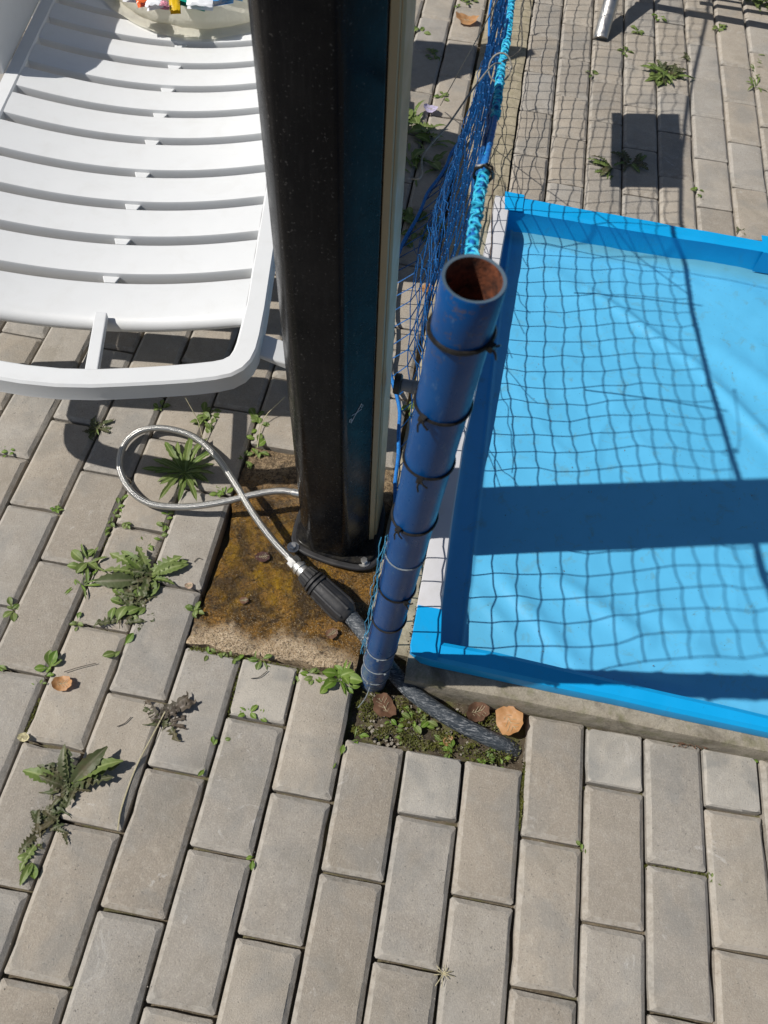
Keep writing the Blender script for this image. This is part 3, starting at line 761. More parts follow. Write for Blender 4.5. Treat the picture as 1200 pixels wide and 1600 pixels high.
for q in range(7):
    p = [bpt(-.296, .02+q*.13), bpt(.296, .02+q*.13), bpt(.296, .13+q*.13), bpt(-.296, .13+q*.13)]; mb = MB(); mb.add(p+[(x, y+.012, z-.005) for x, y, z in p], [(0,1,2,3),(7,6,5,4),(0,4,5,1),(1,5,6,2),(2,6,7,3),(3,7,4,0)]); mb.build('slat', M_WHITE, lg)
def leg(s, a0):
    mb = MB()
    q = [(s*.300, a0, .24), (s*.336, a0, .232), (s*.336, a0+.055, .232), (s*.300, a0+.055, .24)]
    b = [(s*.400, a0-.02, LZ), (s*.432, a0-.02, LZ), (s*.432, a0+.03, LZ), (s*.400, a0+.03, LZ)]
    vs = q+[(s*.385, a0-.004, .20), (s*.425, a0-.004, .205), (s*.425, a0+.045, .205), (s*.385, a0+.045, .20)]+b
    fs = []
    for l in range(2):
        for k in range(4): fs.append((l*4+k, l*4+(k+1) % 4, l*4+4+(k+1) % 4, l*4+4+k))
    fs += [(3, 2, 1, 0), (8, 9, 10, 11)]
    mb.add(vs, fs); bevel(mb.build('leg', M_WHITE, lg), .005, 2)
for s in (-1, 1):
    leg(s, .105 if s > 0 else .24); leg(s, 1.35)

# bag with packets on the lounger
RL = Matrix.Translation(LOC)@Matrix.Rotation(math.radians(8), 4, 'Z')@Matrix.Scale(LK, 4)
bag = thing('shopping_bag', RL@V((.06, 1.435, .235)), 'pale translucent plastic bag with colourful printed packets lying on the white lounger', 'bag', rz=math.radians(8))
bag.scale = (LK, LK, LK)
def seatz(r): return .2575-.036*(1-min(1, abs(r/.2975))**2)-.235
vs = []; fs = []; NA, NR = 96, 15
prof_b = [(0, .9, .002), (1, 1.0, .004), (2, 1.04, .018), (3, 1.02, .040), (4, .98, .058), (5, .955, .070), (6, .93, .080), (7, .90, .086), (8, .86, .084), (9, .83, .076), (10, .80, .062), (11, .78, .046), (12, .6, .040), (13, .35, .038), (14, .0, .04)]
for (q, rr, zz) in prof_b:
    for k in range(NA):
        a = 2*math.pi*k/NA; wob = 1+.05*nz(math.cos(a)*2.2+4, math.sin(a)*2.2, q*.12)+.022*nz(math.cos(a)*9, math.sin(a)*9, q*.2)*(1 if q > 0 else 0)
        r = .265*rr*wob*math.copysign(abs(math.cos(a))**.9, math.cos(a)); y = .245*rr*wob*math.copysign(abs(math.sin(a))**.9, math.sin(a))
        vs.append((r, y, seatz(r+.06)+zz+nz(r*20, y*20, q*.5)*.008*(q > 1)))
for q in range(len(prof_b)-1):
    for k in range(NA): a = q*NA+k; b = q*NA+(k+1) % NA; fs.append((a, b, b+NA, a+NA))
mk('bag_film', vs, fs, M_BAG, bag, smooth=True)
# loose hem lying towards the foot end
vs = []; fs = []
for i in range(41):
    t = i/40; a = math.pi*(1.10+t*.80)
    for j in range(5):
        rr = 1.0+j*.045+.03*nz(t*6, 3)*j/4; r = .262*rr*math.cos(a); y = .245*rr*math.sin(a)
        vs.append((r, y, seatz(r+.06)+.005+.006*abs(nz(t*14, j*.6))+(.006 if j < 2 else 0)))
for i in range(40):
    for j in range(4): fs.append((i*5+j, i*5+j+1, (i+1)*5+j+1, (i+1)*5+j))
mk('bag_hem', vs, fs, M_BAG, bag, smooth=True)
cols = [('teal', (.005, .3, .22)), ('yellow', (.65, .42, .01)), ('orange', (.75, .14, .03)), ('pale', (.75, .77, .8)), ('blue', (.02, .2, .5)), ('pink', (.6, .25, .32)), ('sky', (.2, .5, .7))]
CM = {k: m_plastic('packet_'+k, c, .25, (.8, .8, .8), .25) for k, c in cols}
def packet(kind, px, py, z, w_, h_, rz, colr):
    g = G(px, py, z); l = (RL@Matrix.Translation((.06, 1.40, .235))).inverted()@g
    vs = []; fs = []; n = 8
    for j in range(n+1):
        for i in range(n+1):
            u, v = i/n*2-1, j/n*2-1; e = (1-u*u)*(1-v*v); vs.append((u*w_, v*h_, .005*e**.5+nz(u*3+px, v*3)*.006))
    for j in range(n):
        for i in range(n): fs.append((j*(n+1)+i, j*(n+1)+i+1, (j+1)*(n+1)+i+1, (j+1)*(n+1)+i))
    b = len(vs); vs += [(-w_, -h_, -.01), (w_, -h_, -.01), (w_, h_, -.01), (-w_, h_, -.01)]; fs.append((b+3, b+2, b+1, b))
    o = mk('packet', vs, fs, CM[colr], None, smooth=True, loc=g, rot=(rnd.uniform(-.2, .35), rnd.uniform(-.25, .25), rz+.14))
    return o
pk = [('teal', 296, 0, .04, .03, 0, 'round teal packet at the front of the bag contents'), ('yellow', 272, 6, .012, .035, .15, 'narrow yellow packet beside the teal one'),
      ('orange', 222, 8, .014, .011, .3, 'small orange packet at the left of the bag'), ('pale', 240, 12, .02, .012, .1, 'pale silver packet next to the orange one'), ('blue', 340, 6, .036, .018, .1, 'blue packet in the right part of the bag'),
      ('pale', 312, 13, .03, .010, 0, 'pale silver packet in front of the blue one'), ('sky', 360, -8, .03, .02, .1, 'light blue packet at the right end of the bag'), ('pink', 256, 15, .010, .006, 0, 'tiny pink packet below the yellow one'),
      ('pale', 205, -2, .02, .02, .2, 'pale silver packet at the left end of the bag'), ('orange', 192, -5, .012, .012, 0, 'orange and white packet at the far left of the bag'), ('pale', 250, -14, .05, .02, .1, 'large pale packet behind the yellow one')]
for c_, px, py, w_, h_, rz, lb in pk:
    tag(packet(0, px, py-9, .350+rnd.uniform(0, .006), w_, h_, rz, c_), lb, 'packet', 'printed packets in the plastic bag')

# ================================================================== BLUE PIPE POST
PB, PT = V((.6448, .2156, -.035)), V((.6765, .158, .954))
pip = thing('net_post', PB, 'hollow blue steel pipe standing in the pit with black ties holding the net', 'post')
axis = (PT-PB).normalized(); L_ = (PT-PB).length
U_ = axis.orthogonal().normalized(); W_ = axis.cross(U_)
def ring(z, r): return [axis*z+U_*(r*math.cos(2*math.pi*k/40))+W_*(r*math.sin(2*math.pi*k/40)) for k in range(40)]
vs = []; fs = []; mi = []
zs = [(i/30*L_, .0230) for i in range(31)]
for z, r in zs: vs += ring(z, r+nz(z*30)*.00015)
prev = len(zs)
vs += ring(L_+.0014, .0223)+ring(L_+.0010, .0199)+ring(L_-.01, .0194)+ring(L_-.5, .0194)
for i in range(prev+3):
    for k in range(40):
        a = i*40+k; b = i*40+(k+1) % 40; fs.append((a, b, b+40, a+40)); mi.append(0 if i < prev+0 else (2 if i == prev else 1))
o = mk('tube', vs, fs, [M_PIPE, M_RUST, M_SCUFF], pip, fm=mi); smooth(o, 50)
# ties: find the height on the pipe that shows at the measured pixel row
def zat(py):
    return min(((abs(PX(PB+axis*(q/1000)+V((-.0,-.023, 0)))[1]-py), q/1000) for q in range(0, 970, 3)))[1]
ties = [(548, 'b', 1.0, (764, 540)), (660, 'b', -1, (660, 655)), (748, 'b', -.6, (655, 758)), (832, 'b', -.3, (620, 833)), (888, 'g', 0, None), (940, 'b', .5, (632, 941)), (986, 'b', 0, None), (1030, 'g', .2, (590, 1030)), (1052, 'g', .3, (600, 1050)), (1068, 'g', -.2, (575, 1062))]
for py, kind, side, kn in ties:
    z = zat(py); tilt = rnd.uniform(-.12, .12); R_ = .0240; pts = []
    for k in range(33):
        a = 2*math.pi*k/32; pts.append(axis*(z+math.cos(a+side)*tilt*.02)+U_*(R_*math.cos(a))+W_*(R_*math.sin(a)))
    mb = MB(); mb.tube(pts, .0021 if (kind == 'b' and py < 600) else (.0015 if kind == 'b' else .0009), 6, cap=False)
    if kn:
        # head of the tie sits on the side that faces the camera
        best = None
        for k in range(64):
            a = 2*math.pi*k/64; p = PB+axis*z+U_*(.0262*math.cos(a))+W_*(.0262*math.sin(a)); e = abs(PX(p)[0]-kn[0])+abs(PX(p)[1]-kn[1])
            if best is None or e < best[0]: best = (e, a)
        a = best[1]; nrm = U_*math.cos(a)+W_*math.sin(a); tg = -U_*math.sin(a)+W_*math.cos(a); c0 = axis*z+nrm*.0262
        s_ = .0028 if kind == 'b' else .0016
        vs = [c0+tg*(dx*s_)+axis*(dz*s_*1.1)+nrm*(dn*s_*.9) for dx in (-1, 1) for dz in (-1, 1) for dn in (-1, 1)]
        mb.add(vs, [(0, 1, 3, 2), (4, 6, 7, 5), (0, 4, 5, 1), (2, 3, 7, 6), (0, 2, 6, 4), (1, 5, 7, 3)])
        if kind == 'b': mb.tube([c0, c0+nrm*.005-axis*.004, c0+nrm*.006+tg*.002-axis*.011], [.0012, .0011, .0009], 5); mb.tube([c0, c0+nrm*.004+tg*.005, c0+nrm*.003+tg*.009-axis*.004], .001, 5)
    mb.build('cable_tie', M_TIE if kind == 'b' else M_TIEG, pip, 40)
mb = MB(); e0 = G(574, 1068, .0); mb.tube(cr([G(580, 1062, .02)-PB, G(577, 1076, .01)-PB, G(570, 1092, .005)-PB, G(559, 1106, .004)-PB]), .0008, 5)
mb.build('tie_tail', M_TIEG, pip, 60)

# ================================================================== NET
YT = [(.17, .925), (.4, .865), (.6, .825), (.85, .765), (1.13, .715), (1.48, .70), (1.75, .715), (2.05, .76), (2.5, .856), (2.9, .94), (3.3, 1.0)]
XB = [(.215, .652), (.35, .648), (.5, .632), (.65, .615), (.79, .598), (.92, .553), (1.15, .522), (1.26, .52), (1.47, .552), (1.65, .592), (1.86, .638), (2.2, .645), (2.5, .626), (3.3, .62)]
XT = [(.215, .672), (.5, .676), (1, .676), (2, .668), (3.3, .66)]
def netpt(y, u):
    zt = sinterp(YT, y) if False else interp(YT, y); xb = sinterp(XB, y); xt = interp(XT, y)
    sag = math.sin(math.pi*u)
    x = xb+(xt-xb)*(u**.42) + nz(y*3.1, u*2.2, 1)*.014*sag*min(1, (y-.2)*3)
    yy = y+nz(y*2.3, u*3.2, 7)*.025*sag+nz(y*9, u*9, 4)*.006
    z = .012+u*(zt-.012)+nz(y*7, u*8, 12)*.006*sag
    return V((x, yy, z))
net = thing('pool_net', (.66, .25, 0), 'blue knotted mesh net sagging from its top rope along the pool kerb', 'net')
NO = V((.66, .25, 0))
mb = MB(); rows = 16; ys = [.225+.047*i for i in range(65)]
KN = {}
for i, y in enumerate(ys):
    for k in range(rows+1):
        u = k/rows; zig = ((i+k) % 2-.5)*.010*max(0, (u-.45))*2
        KN[i, k] = netpt(y, u)+V((nz(i*1.7, k*2.1, 2)*.004, nz(i*2.7, k*1.3, 6)*.006, nz(i*1.1, k*1.9, 9)*.005+zig))
TW = .0015
for i in range(len(ys)):
    for k in range(rows):
        a, b = KN[i, k], KN[i, k+1]; m_ = (a+b)/2+V((nz(i, k, 31)*.004, nz(i, k, 32)*.005, 0)); mb.tube([a-NO, m_-NO, b-NO], TW, 3, cap=False)
for k in range(rows+1):
    for i in range(len(ys)-1):
        a, b = KN[i, k], KN[i+1, k]; m_ = (a+b)/2+V((nz(i, k, 33)*.004, 0, -.0035*(1 if k < rows else 0)+nz(i, k, 35)*.003)); mb.tube([a-NO, m_-NO, b-NO], TW, 3, cap=False)
for p in KN.values():
    c = p-NO; s = .0031; mb.add([c+V(q)*s for q in ((1,0,0),(-1,0,0),(0,1,0),(0,-1,0),(0,0,1),(0,0,-1))], [(0,2,4),(2,1,4),(1,3,4),(3,0,4),(2,0,5),(1,2,5),(3,1,5),(0,3,5)])
tag(mb.build('netting', M_NET, net), kind='stuff')
# top rope and its cyan lacing
tr = [netpt(y, 1)+V((nz(y*4, 3)*.004, 0, .004)) for y in [.215+.03*i for i in range(103)]]
tr = [PT+V((.004, .024, -.02)), PT+V((.002, .045, -.030))]+tr[1:]
mb = MB(); mb.tube([p-NO for p in tr], .0028, 7); mb.tube([p-NO+V((-.003, 0, -.004+nz(i*.3)*.002)) for i, p in enumerate(tr)], .002, 6); mb.build('top_rope', M_ROPE, net, 60)
mb = MB(); LP = [[], [], []]; Q = 12
for i in range(len(tr)-1):
    for q in range(Q):
        c = tr[i].lerp(tr[i+1], q/Q); a = (i*Q+q)
        pyy = PX(c)[1]; dense = pyy > 268 or pyy < 185
        for n_, (w_, on) in enumerate(((.95, .0046), (-.83, .0050), (1.3, .0042))):
            if not dense: on = .0022
            elif pyy > 268: on *= 1.15
            on2 = on*(.8+.5*abs(nz(a*.21, n_*5)))
            LP[n_].append(c-NO+V((math.cos(a*w_+n_)*on2, nz(a*.9, n_)*.004, math.sin(a*w_+n_)*on2-.001)))
mb.tube(LP[0], .0014, 4); mb.tube(LP[1], .0012, 4); mb.tube(LP[2], .0013, 4)
mb.build('lacing', M_CYAN, net, 60)
# slack strands of gathered mesh hanging just under the rope
mb = MB()
for s in range(22):
    y0 = rnd.uniform(.5, 1.7); ln = rnd.uniform(.25, .7); u0 = rnd.uniform(.2, .42); u1 = rnd.uniform(.02, .3); pts = []
    for q in range(14):
        t = q/13; p = netpt(y0+ln*t, u0+(u1-u0)*t)+V((rnd.uniform(-.003, .003)-.008*math.sin(t*3.1), rnd.uniform(-.006, .006), rnd.uniform(-.004, .004))); pts.append(p-NO)
    mb.tube(cr(pts, 3), .0010, 4)
tag(mb.build('gathered_twine', M_NET, net, 60), kind='stuff')
# bottom cord
bc = [netpt(y, 0)+V((0, 0, .012+.006*nz(y*5))) for y in [.25+.06*i for i in range(50)]]
mb = MB(); mb.tube([p-NO for p in cr(bc, 3)], .0042, 7); mb.build('bottom_cord', M_ROPE, net, 60)
# loose light twine bunch running down the left of the pipe
mb = MB()
for s in range(4):
    pts = []
    for q in range(26):
        t = q/25; z = .56-.42*t; c = PB+axis*(z+.035)+V((-.0243-.002*rnd.random()-.002*(s % 3), -.008+.004*nz(t*9, s), rnd.uniform(-.003, .003))); pts.append(c+V((math.sin(t*(14+3*s)+s*2)*.002+nz(t*12, s*3)*.004, math.cos(t*(11+2*s)+s)*.003, 0))-NO)
    mb.tube(pts, .00055, 4)
mb.build('loose_twine', m_cord('pale_blue_twine', (.03, .22, .42), (.1, .4, .6)), net, 60)
# gathered strands fanning out from the knot, and straight strands pulled down the mesh
def onnet(px, py):
    S_ = G(px, py, .004); d = (S_.x-.673)/SD.x; return V((.673, S_.y-SD.y*d, d*math.tan(EL)))
kk = min((abs(PX(p)[1]-250), i) for i, p in enumerate(tr))[1]
mb = MB()
for s in range(14):
    i0 = max(0, kk-2+rnd.randrange(4)); pts = [tr[min(len(tr)-1, i0+q)]+V((-.005-.004*nz(s, q*.5), 0, -.006+.008*nz(s*2, q*.6)))-NO for q in range(7)]
    mb.tube(cr(pts, 3), .0013, 4)
tag(mb.build('bunched_twine', M_NET, net, 60), kind='stuff')
for a, b in (((1098, 476), (900, 458)), ((1138, 641), (915, 608))):
    mb = MB(); pa, pb = onnet(*a), onnet(*b); mb.tube([p-NO for p in (pa, pa.lerp(pb, .5)+V((0, .004, 0)), pb)], .0019, 5); mb.build('tension_string', M_NET, net, 60)
w5 = thing('wire', onnet(845, 380), 'taut thin wire crossing the net and rising out of the picture', 'wire')
pa, pb = onnet(845, 380), onnet(1210, 452); mb = MB(); mb.tube([V((0, 0, 0)), pb-pa, (pb-pa)*1.5], .0011, 6); mb.build('strand', M_WIRE, w5, 60)
# black tie and wire loops on the rope
def ropept(py):
    return min((abs(PX(p)[1]-py), i) for i, p in enumerate(tr))[1]
k1 = tr[ropept(262)]; k2 = tr[ropept(110)]
mb = MB()
for q in range(7):
    a = q*.9; mb.tube([k1-NO+V((math.cos(a+t)*.009, rnd.uniform(-.004, .004), math.sin(a+t)*.009)) for t in (0, .8, 1.6, 2.4)], .0013, 5)
mb.build('knot', M_TIE, net, 60)
wr = thing('wire', k2, 'dark wire looped round the net rope and reaching across to the shower column', 'wire')
pA = atY(627, 277, .475); pA.x = .600
loop = [V((math.cos(a)*.013-.002, math.sin(a)*.008, math.sin(a)*.013)) for a in [i*.5 for i in range(14)]]
mb = MB(); mb.tube(cr([pA-k2, pA-k2+V((.010, .003, .003)), atY(662, 240, .52)-k2, atY(700, 195, .56)-k2, atY(740, 138, .60)-k2, V((-.008, 0, .004))]+loop+[V((.012, .01, -.004))], 5), .0011, 6)
M_WIREG = m_cord('grey_wire', (.22, .2, .17), (.36, .34, .3), .4); mb.build('strand', M_WIREG, wr, 60)
w2 = thing('wire', G(688, 165), 'straight thin dark wire rising from the paving towards the top of the net', 'wire')
q0 = G(688, 165, .02); q1 = tr[ropept(-60)]
mb = MB(); mb.tube([q0-w2.location, q0.lerp(q1, .5)-w2.location+V((0, 0, -.004)), q1-w2.location], .0013, 6); mb.build('strand', M_WIREG, w2, 60)
w3 = thing('wire', k2, 'black wire curling over the rope and hanging on the pool side', 'wire')
mb = MB(); mb.tube(cr([V((.0, .0, .008)), V((.012, .02, .006)), V((.02, .06, .0)), V((.012, .12, .012)), V((.02, .18, 0)), V((.03, .17, -.02))], 5), .001, 6); mb.build('strand', M_WIRE, w3, 60)
w4 = thing('wire', (.7, .9, .0), 'thin brownish cord lying down the white pool edge strip behind the pipe', 'wire')
mb = MB(); pts = [G(772, 262, .075), G(768, 340, .077), G(768, 380, .078), G(762, 440, .078), G(756, 520, .078)]
mb.tube(cr([p-V((.7, .9, 0)) for p in pts], 4), .0011, 6); mb.build('strand', m_cord('brown_cord', (.1, .07, .05), (.18, .13, .1)), w4, 60)
# far end post of the net (outside the picture) and a small board on the rope whose shadow shows
fp = thing('net_post', (.66, 3.32, 0), 'second blue pipe holding the far end of the net', 'post')
mb = MB(); mb.lathe([(-.04, .0252), (1.05, .0252)], (0, 0, 0), (0, 0, 1), 24); mb.build('tube', M_PIPE, fp, 40)
bd = thing('sign_board', (.668, 1.775, .47), 'small flat board hanging on the net rope over the kerb', 'board')
mb = MB(); mb.box((-.003, -.175, .0), (.003, .175, .248)); mb.build('panel', M_WHITE, bd)
mb = MB(); mb.tube([(0, -.12, .246), (0, -.118, .262)], .0015, 5); mb.build('hanger', M_WIRE, bd); mb = MB(); mb.tube([(0, .12, .246), (0, .118, .275)], .0015, 5); mb.build('hanger', M_WIRE, bd)

# ================================================================== HOSE AND PIPE
hs = thing('braided_hose', G(300, 790), 'shiny braided steel hose looping over the pavers from the shower base', 'hose'); HO = hs.location.copy()
hp = [((470, 772), .068), ((440, 767), .066), ((400, 772), .056), ((345, 785), .04), ((290, 792), .028), ((235, 787), .018), ((203, 765), .014), ((187, 730), .013), ((194, 695), .013), ((218, 674), .014), ((255, 669), .016), ((300, 681), .022), ((335, 710), .032), ((365, 752), .045), ((398, 806), .056), ((430, 848), .054), ((452, 871), .048)]
hpts = cr([G(*p, z)-HO for p, z in hp], 8)
mb = MB(); mb.tube(hpts, .0066, 16); hb = mb.build('braid', M_BRAID, hs, 60)
uvl = hb.data.uv_layers.new(name='UVMap'); acc = [0]
for a, b in zip(hpts, hpts[1:]): acc.append(acc[-1]+(b-a).length)
for pl in hb.data.polygons:
    ks = [hb.data.loops[li].vertex_index % 16 for li in pl.loop_indices]
    for li, k in zip(pl.loop_indices, ks):
        vi = hb.data.loops[li].vertex_index
        uvl.data[li].uv = (acc[vi//16]*10, (16 if (k == 0 and 15 in ks) else k)/16)
e = G(452, 871, .048); e2 = G(462, 882, .046); fx = G(486, 906, .042)
d = (fx-e).normalized()
mb = MB(); mb.lathe([(-.012, .0066), (0, .0072), (.006, .0078), (.007, .0138), (.019, .0138), (.020, .0105)], e-HO, d, 6); mb.build('hex_nut', M_STEEL, hs, 30)
mb = MB(); mb.lathe([(.018, .0112), (.024, .0112), (.0245, .0138), (.030, .0138), (.0305, .0112), (.034, .0122), (.042, .0122)], e-HO, d, 20); mb.build('thread_adapter', m_metal('white_zinc', (.75, .74, .7), .45), hs, 30)
s0 = hpts[0]; mb = MB(); dd = (hpts[2]-hpts[0]).normalized(); mb.lathe([(0, .008), (.016, .0078), (.017, .0066)], s0, dd, 14); mb.build('crimp_collar', M_STEEL, hs, 40)
cp = thing('compression_coupling', e, 'black ribbed compression coupling joining the steel hose to the scuffed pipe', 'pipe coupling')
e3 = e+d*.038; end = G(546, 962, .026); dc = (end-e3).normalized(); Lc = (end-e3).length
mb = MB(); mb.lathe([(0, .0105), (.001, .0150), (.021, .0185), (.0215, .0165), (.024, .0165), (.0245, .0225), (.0285, .0228), (.029, .0185), (.0325, .0185), (.033, .0240), (.0375, .0240), (.038, .0210), (Lc-.022, .0232), (Lc-.008, .0215), (Lc, .0165), (Lc+.002, .0125)], e3-e, dc, 28); M_CPL = m_plastic('dusty_black_plastic', (.022, .022, .024), .55, (.16, .15, .13), .55, .3)
cb = mb.build('coupling_body', M_CPL, cp, 35)
u0 = dc.orthogonal().normalized(); v0 = dc.cross(u0); mb = MB()
for k in range(14):
    a = 2*math.pi*k/14; c = u0*math.cos(a)+v0*math.sin(a); 
    if k % 2 == 0: mb.tube([e3-e+dc*.040+c*.0208, e3-e+dc*(Lc-.022)+c*.0230, e3-e+dc*(Lc-.008)+c*.0214], .0032, 6)
    mb.tube([e3-e+dc*.003+c*.0153, e3-e+dc*.020+c*.0184], .0014, 5)
mb.build('grip_rib', M_CPL, cp, 60)
pe = thing('water_pipe', G(650, 1085), 'scuffed grey and black plastic water pipe running behind the blue pipe into the pit', 'water pipe'); PO = pe.location.copy()
pp = [end-dc*.01, end+dc*.005, G(572, 994, .020), G(600, 1033, .016), G(640, 1078, .012), G(680, 1108, .006), G(720, 1132, .0), G(765, 1154, -.010), G(792, 1166, -.022), G(804, 1172, -.036)]
rr = cr(pp, 6); mb = MB(); mb.tube([p-PO for p in rr], .0138, 16); mb.build('tube', M_PE, pe, 60)

# ================================================================== METAL FRAME AT TOP RIGHT
mf = thing('metal_sunbed', (.991, 2.44, 0), 'silver tubular metal leg of a sunbed standing on the pavers beyond the pool', 'sunbed')
def rel(*p): return V(p)-V((.991, 2.44, 0))
mb = MB(); mb.tube([rel(.991, 2.44, .0), rel(.991, 2.445, .004), rel(1.017, 2.67, .147), rel(1.022, 2.72, .18)], .0235, 16); mb.build('leg', M_GALV, mf, 50)
mb = MB(); mb.tube([rel(1.0, 2.678, .150), rel(1.42, 2.655, .150), rel(2.0, 2.62, .150)], .021, 12); mb.build('side_rail', M_GALV, mf, 50)
for k in range(4):
    y = 2.745+k*.05; mb = MB(); mb.box(tuple(rel(1.21, y-.012, .146)), tuple(rel(2.0, y+.012, .152))); mb.build('slat', M_GALV, mf)
mb = MB(); mb.tube([rel(1.02, 2.70, .15), rel(1.03, 3.4, .17)], .018, 12); mb.build('side_rail', M_GALV, mf, 50)
for x, y in ((1.95, 2.62), (1.95, 3.35), (1.03, 3.38)):
    mb = MB(); mb.tube([rel(x, y, 0), rel(x, y, .15)], .018, 12); mb.build('leg', M_GALV, mf, 50)

# ================================================================== PLANTS
def leafmesh(seed, kind, mat):
    r = random.Random(seed); vs = []; fs = []; n = 22 if kind in ('dand', 'narrow', 'broad') else (14 if kind == 'wilt' else 8)
    arch = r.uniform(.12, .38); bend = r.uniform(-.2, .2); tw = r.uniform(-.5, .5)
    for i in range(n+1):
        t = i/n
        if kind == 'dand':
            wdt = .026+.115*max(0, math.sin(math.pi*min(1, t**.75)))**1.1
            if t > .1: wdt *= (1.25, .95, .5)[i % 3]*r.uniform(.75, 1.2)
            if t > .86: wdt = .085*(1-t)/.14+.004
        elif kind == 'narrow':
            wdt = .016+.055*max(0, math.sin(math.pi*t**1.25))*(r.uniform(.7, 1.2)); 
            if t > .9: wdt *= (1-t)/.1+.1
        elif kind == 'broad':
            wdt = .02+.13*max(0, math.sin(math.pi*t**1.15))*(1.0, 1.12, .86)[i % 3]*r.uniform(.9, 1.1)
            if t < .2: wdt *= .5
        elif kind == 'wilt':
            wdt = (.04+.13*math.sin(math.pi*t**.8))*r.uniform(.35, 1.3)
        else:   # oval
            wdt = .02 if t < .18 else .24*max(0, math.sin(math.pi*(t-.18)/.82))**.75+.004
        z = arch*math.sin(math.pi*t*.8)*.8-(.10*t*t)
        if kind == 'wilt': z += r.uniform(-.07, .09); bend += r.uniform(-.12, .12)
        y = t; x = bend*t*t; c = math.cos(tw*t); s = math.sin(tw*t); up = .3*wdt+(.25*wdt*(1 if i % 2 else -.2))
        vs += [(x-wdt*c, y, z+up-wdt*s*.6), (x-wdt*.45*c, y+.005, z+up*.35), (x, y, z-.006), (x+wdt*.45*c, y+.005, z+up*.35), (x+wdt*c, y, z+up+wdt*s*.6)]
    for i in range(n):
        for k in range(4): a = i*5+k; fs.append((a, a+1, a+6, a+5))
    me = meshdata('leaf', vs, fs, mat, True); at = me.attributes.new('rib', 'FLOAT', 'POINT')
    for i in range(2, len(vs), 5): at.data[i].value = 1
    return me
LM = {}
for kind, mat, key in (('dand', M_LG, 'dand'), ('narrow', M_LG, 'narrow'), ('dand', M_LW, 'wdand'), ('wilt', M_LD, 'dead'), ('wilt', M_LW, 'wilt'), ('oval', M_LB, 'oval'), ('oval', M_LG, 'ovalg'), ('narrow', M_LB, 'narrowb'), ('broad', M_LG, 'broad'), ('broad', M_LW, 'wbroad')):
    LM[key] = [leafmesh(i*7+len(key), kind, mat) for i in range(5)]
def plant(name, px, py, label, cat, leaves, z=-.004, group='weeds growing between the pavers'):
    """leaves: (key, heading deg in world, length m, lift rad, dx, dy)"""
    g = G(px, py); t = thing(name, (g.x, g.y, z), label, cat, group)
    for key, hd, ln, lift, dx, dy in leaves:
        link('leaf', rnd.choice(LM[key]), t, (dx, dy, rnd.uniform(0, .003)), (lift*.55, rnd.uniform(-.3, .3), math.radians(hd-90)), (ln*rnd.uniform(.9, 1.2), ln, ln*.72))
    return t
def rosette(n, key, r0, r1, spread=.004, lift=(.02, .35), arc=(0, 360)):
    out = []
    for i in range(n):
        a = arc[0]+(arc[1]-arc[0])*(i+rnd.uniform(-.35, .35))/n
        k = key if isinstance(key, str) else rnd.choice(key)
        out.append((k, a, rnd.uniform(r0, r1), rnd.uniform(*lift), rnd.uniform(-spread, spread), rnd.uniform(-spread, spread)))
    return out
def stem(pts, r, parent, mat=M_STRAW):
    o = parent.location; mb = MB(); mb.tube(cr([V(p)-o for p in pts], 4), r, 5); return mb.build('stem', mat, parent, 60)
def chain(pxa, pxb, n, size, keys=('ovalg', 'oval')):
    a = G(*pxa); b = G(*pxb); out = []
    for i in range(n):
        t = i/(n-1) if n > 1 else 0; out.append((rnd.choice(keys), rnd.uniform(0, 360), size*rnd.uniform(.7, 1.3), rnd.uniform(0, .4), (b.x-a.x)*t+rnd.uniform(-.004, .004), (b.y-a.y)*t+rnd.uniform(-.004, .004)))
    return out

plant('dandelion', 288, 738, 'green dandelion rosette inside the loop of the steel hose', 'weed', rosette(18, 'narrow', .05, .088)+rosette(10, 'narrow', .03, .05)+[('narrow', 190, .085, .1, 0, 0), ('narrow', 172, .07, .1, 0, 0)])
p_ = plant('leafy_weed', 328, 655, 'leafy weed just below the front rail of the white lounger', 'weed', rosette(9, ('ovalg', 'narrow'), .02, .036, .02)+rosette(8, 'ovalg', .018, .03, .03))
stem([G(320, 700, 0), G(310, 660, .03), G(290, 622, .07)], .0009, p_)
p_ = plant('leafy_weed', 405, 650, 'sprig of oval leaves between the hose loop and the shower column', 'weed', chain((405, 650), (398, 712), 11, .022)+rosette(5, 'ovalg', .02, .032, .008))
stem([G(402, 700, 0), G(412, 655, .012), G(445, 620, .04)], .0009, p_)
plant('leafy_weed', 390, 715, 'low shaded weed at the back left edge of the stained slab', 'weed', rosette(10, 'ovalg', .014, .024, .02))
plant('leafy_weed', 345, 768, 'small yellow green weed next to the crossing of the hose', 'weed', rosette(9, 'oval', .012, .022, .010))
plant('dark_weed', 152, 668, 'spiky weed standing in the shadow of the lounger strut', 'weed', rosette(11, ('narrow', 'wilt'), .02, .035, .008))
plant('small_weed', 252, 635, 'tiny sprig peeping out under the lounger rail', 'weed', rosette(6, 'ovalg', .012, .02, .006))
plant('creeping_weed', 190, 778, 'row of small leaves creeping down the joint left of the hose loop', 'weed', chain((190, 778), (168, 832), 16, .013))
plant('creeping_weed', 262, 800, 'leaf chain in the joint below the hose', 'weed', chain((262, 800), (252, 840), 12, .015))
plant('small_weed', 197, 822, 'tiny weed on the crosswise joint below the hose loop', 'weed', rosette(6, 'ovalg', .01, .016, .006))
plant('small_weed', 88, 795, 'tiny green tuft at a paver corner left of the hose loop', 'weed', rosette(6, 'oval', .008, .014, .004))
plant('small_weed', 10, 706, 'small moss green sprig at the left picture edge below the lounger', 'weed', rosette(6, 'oval', .010, .016, .008))
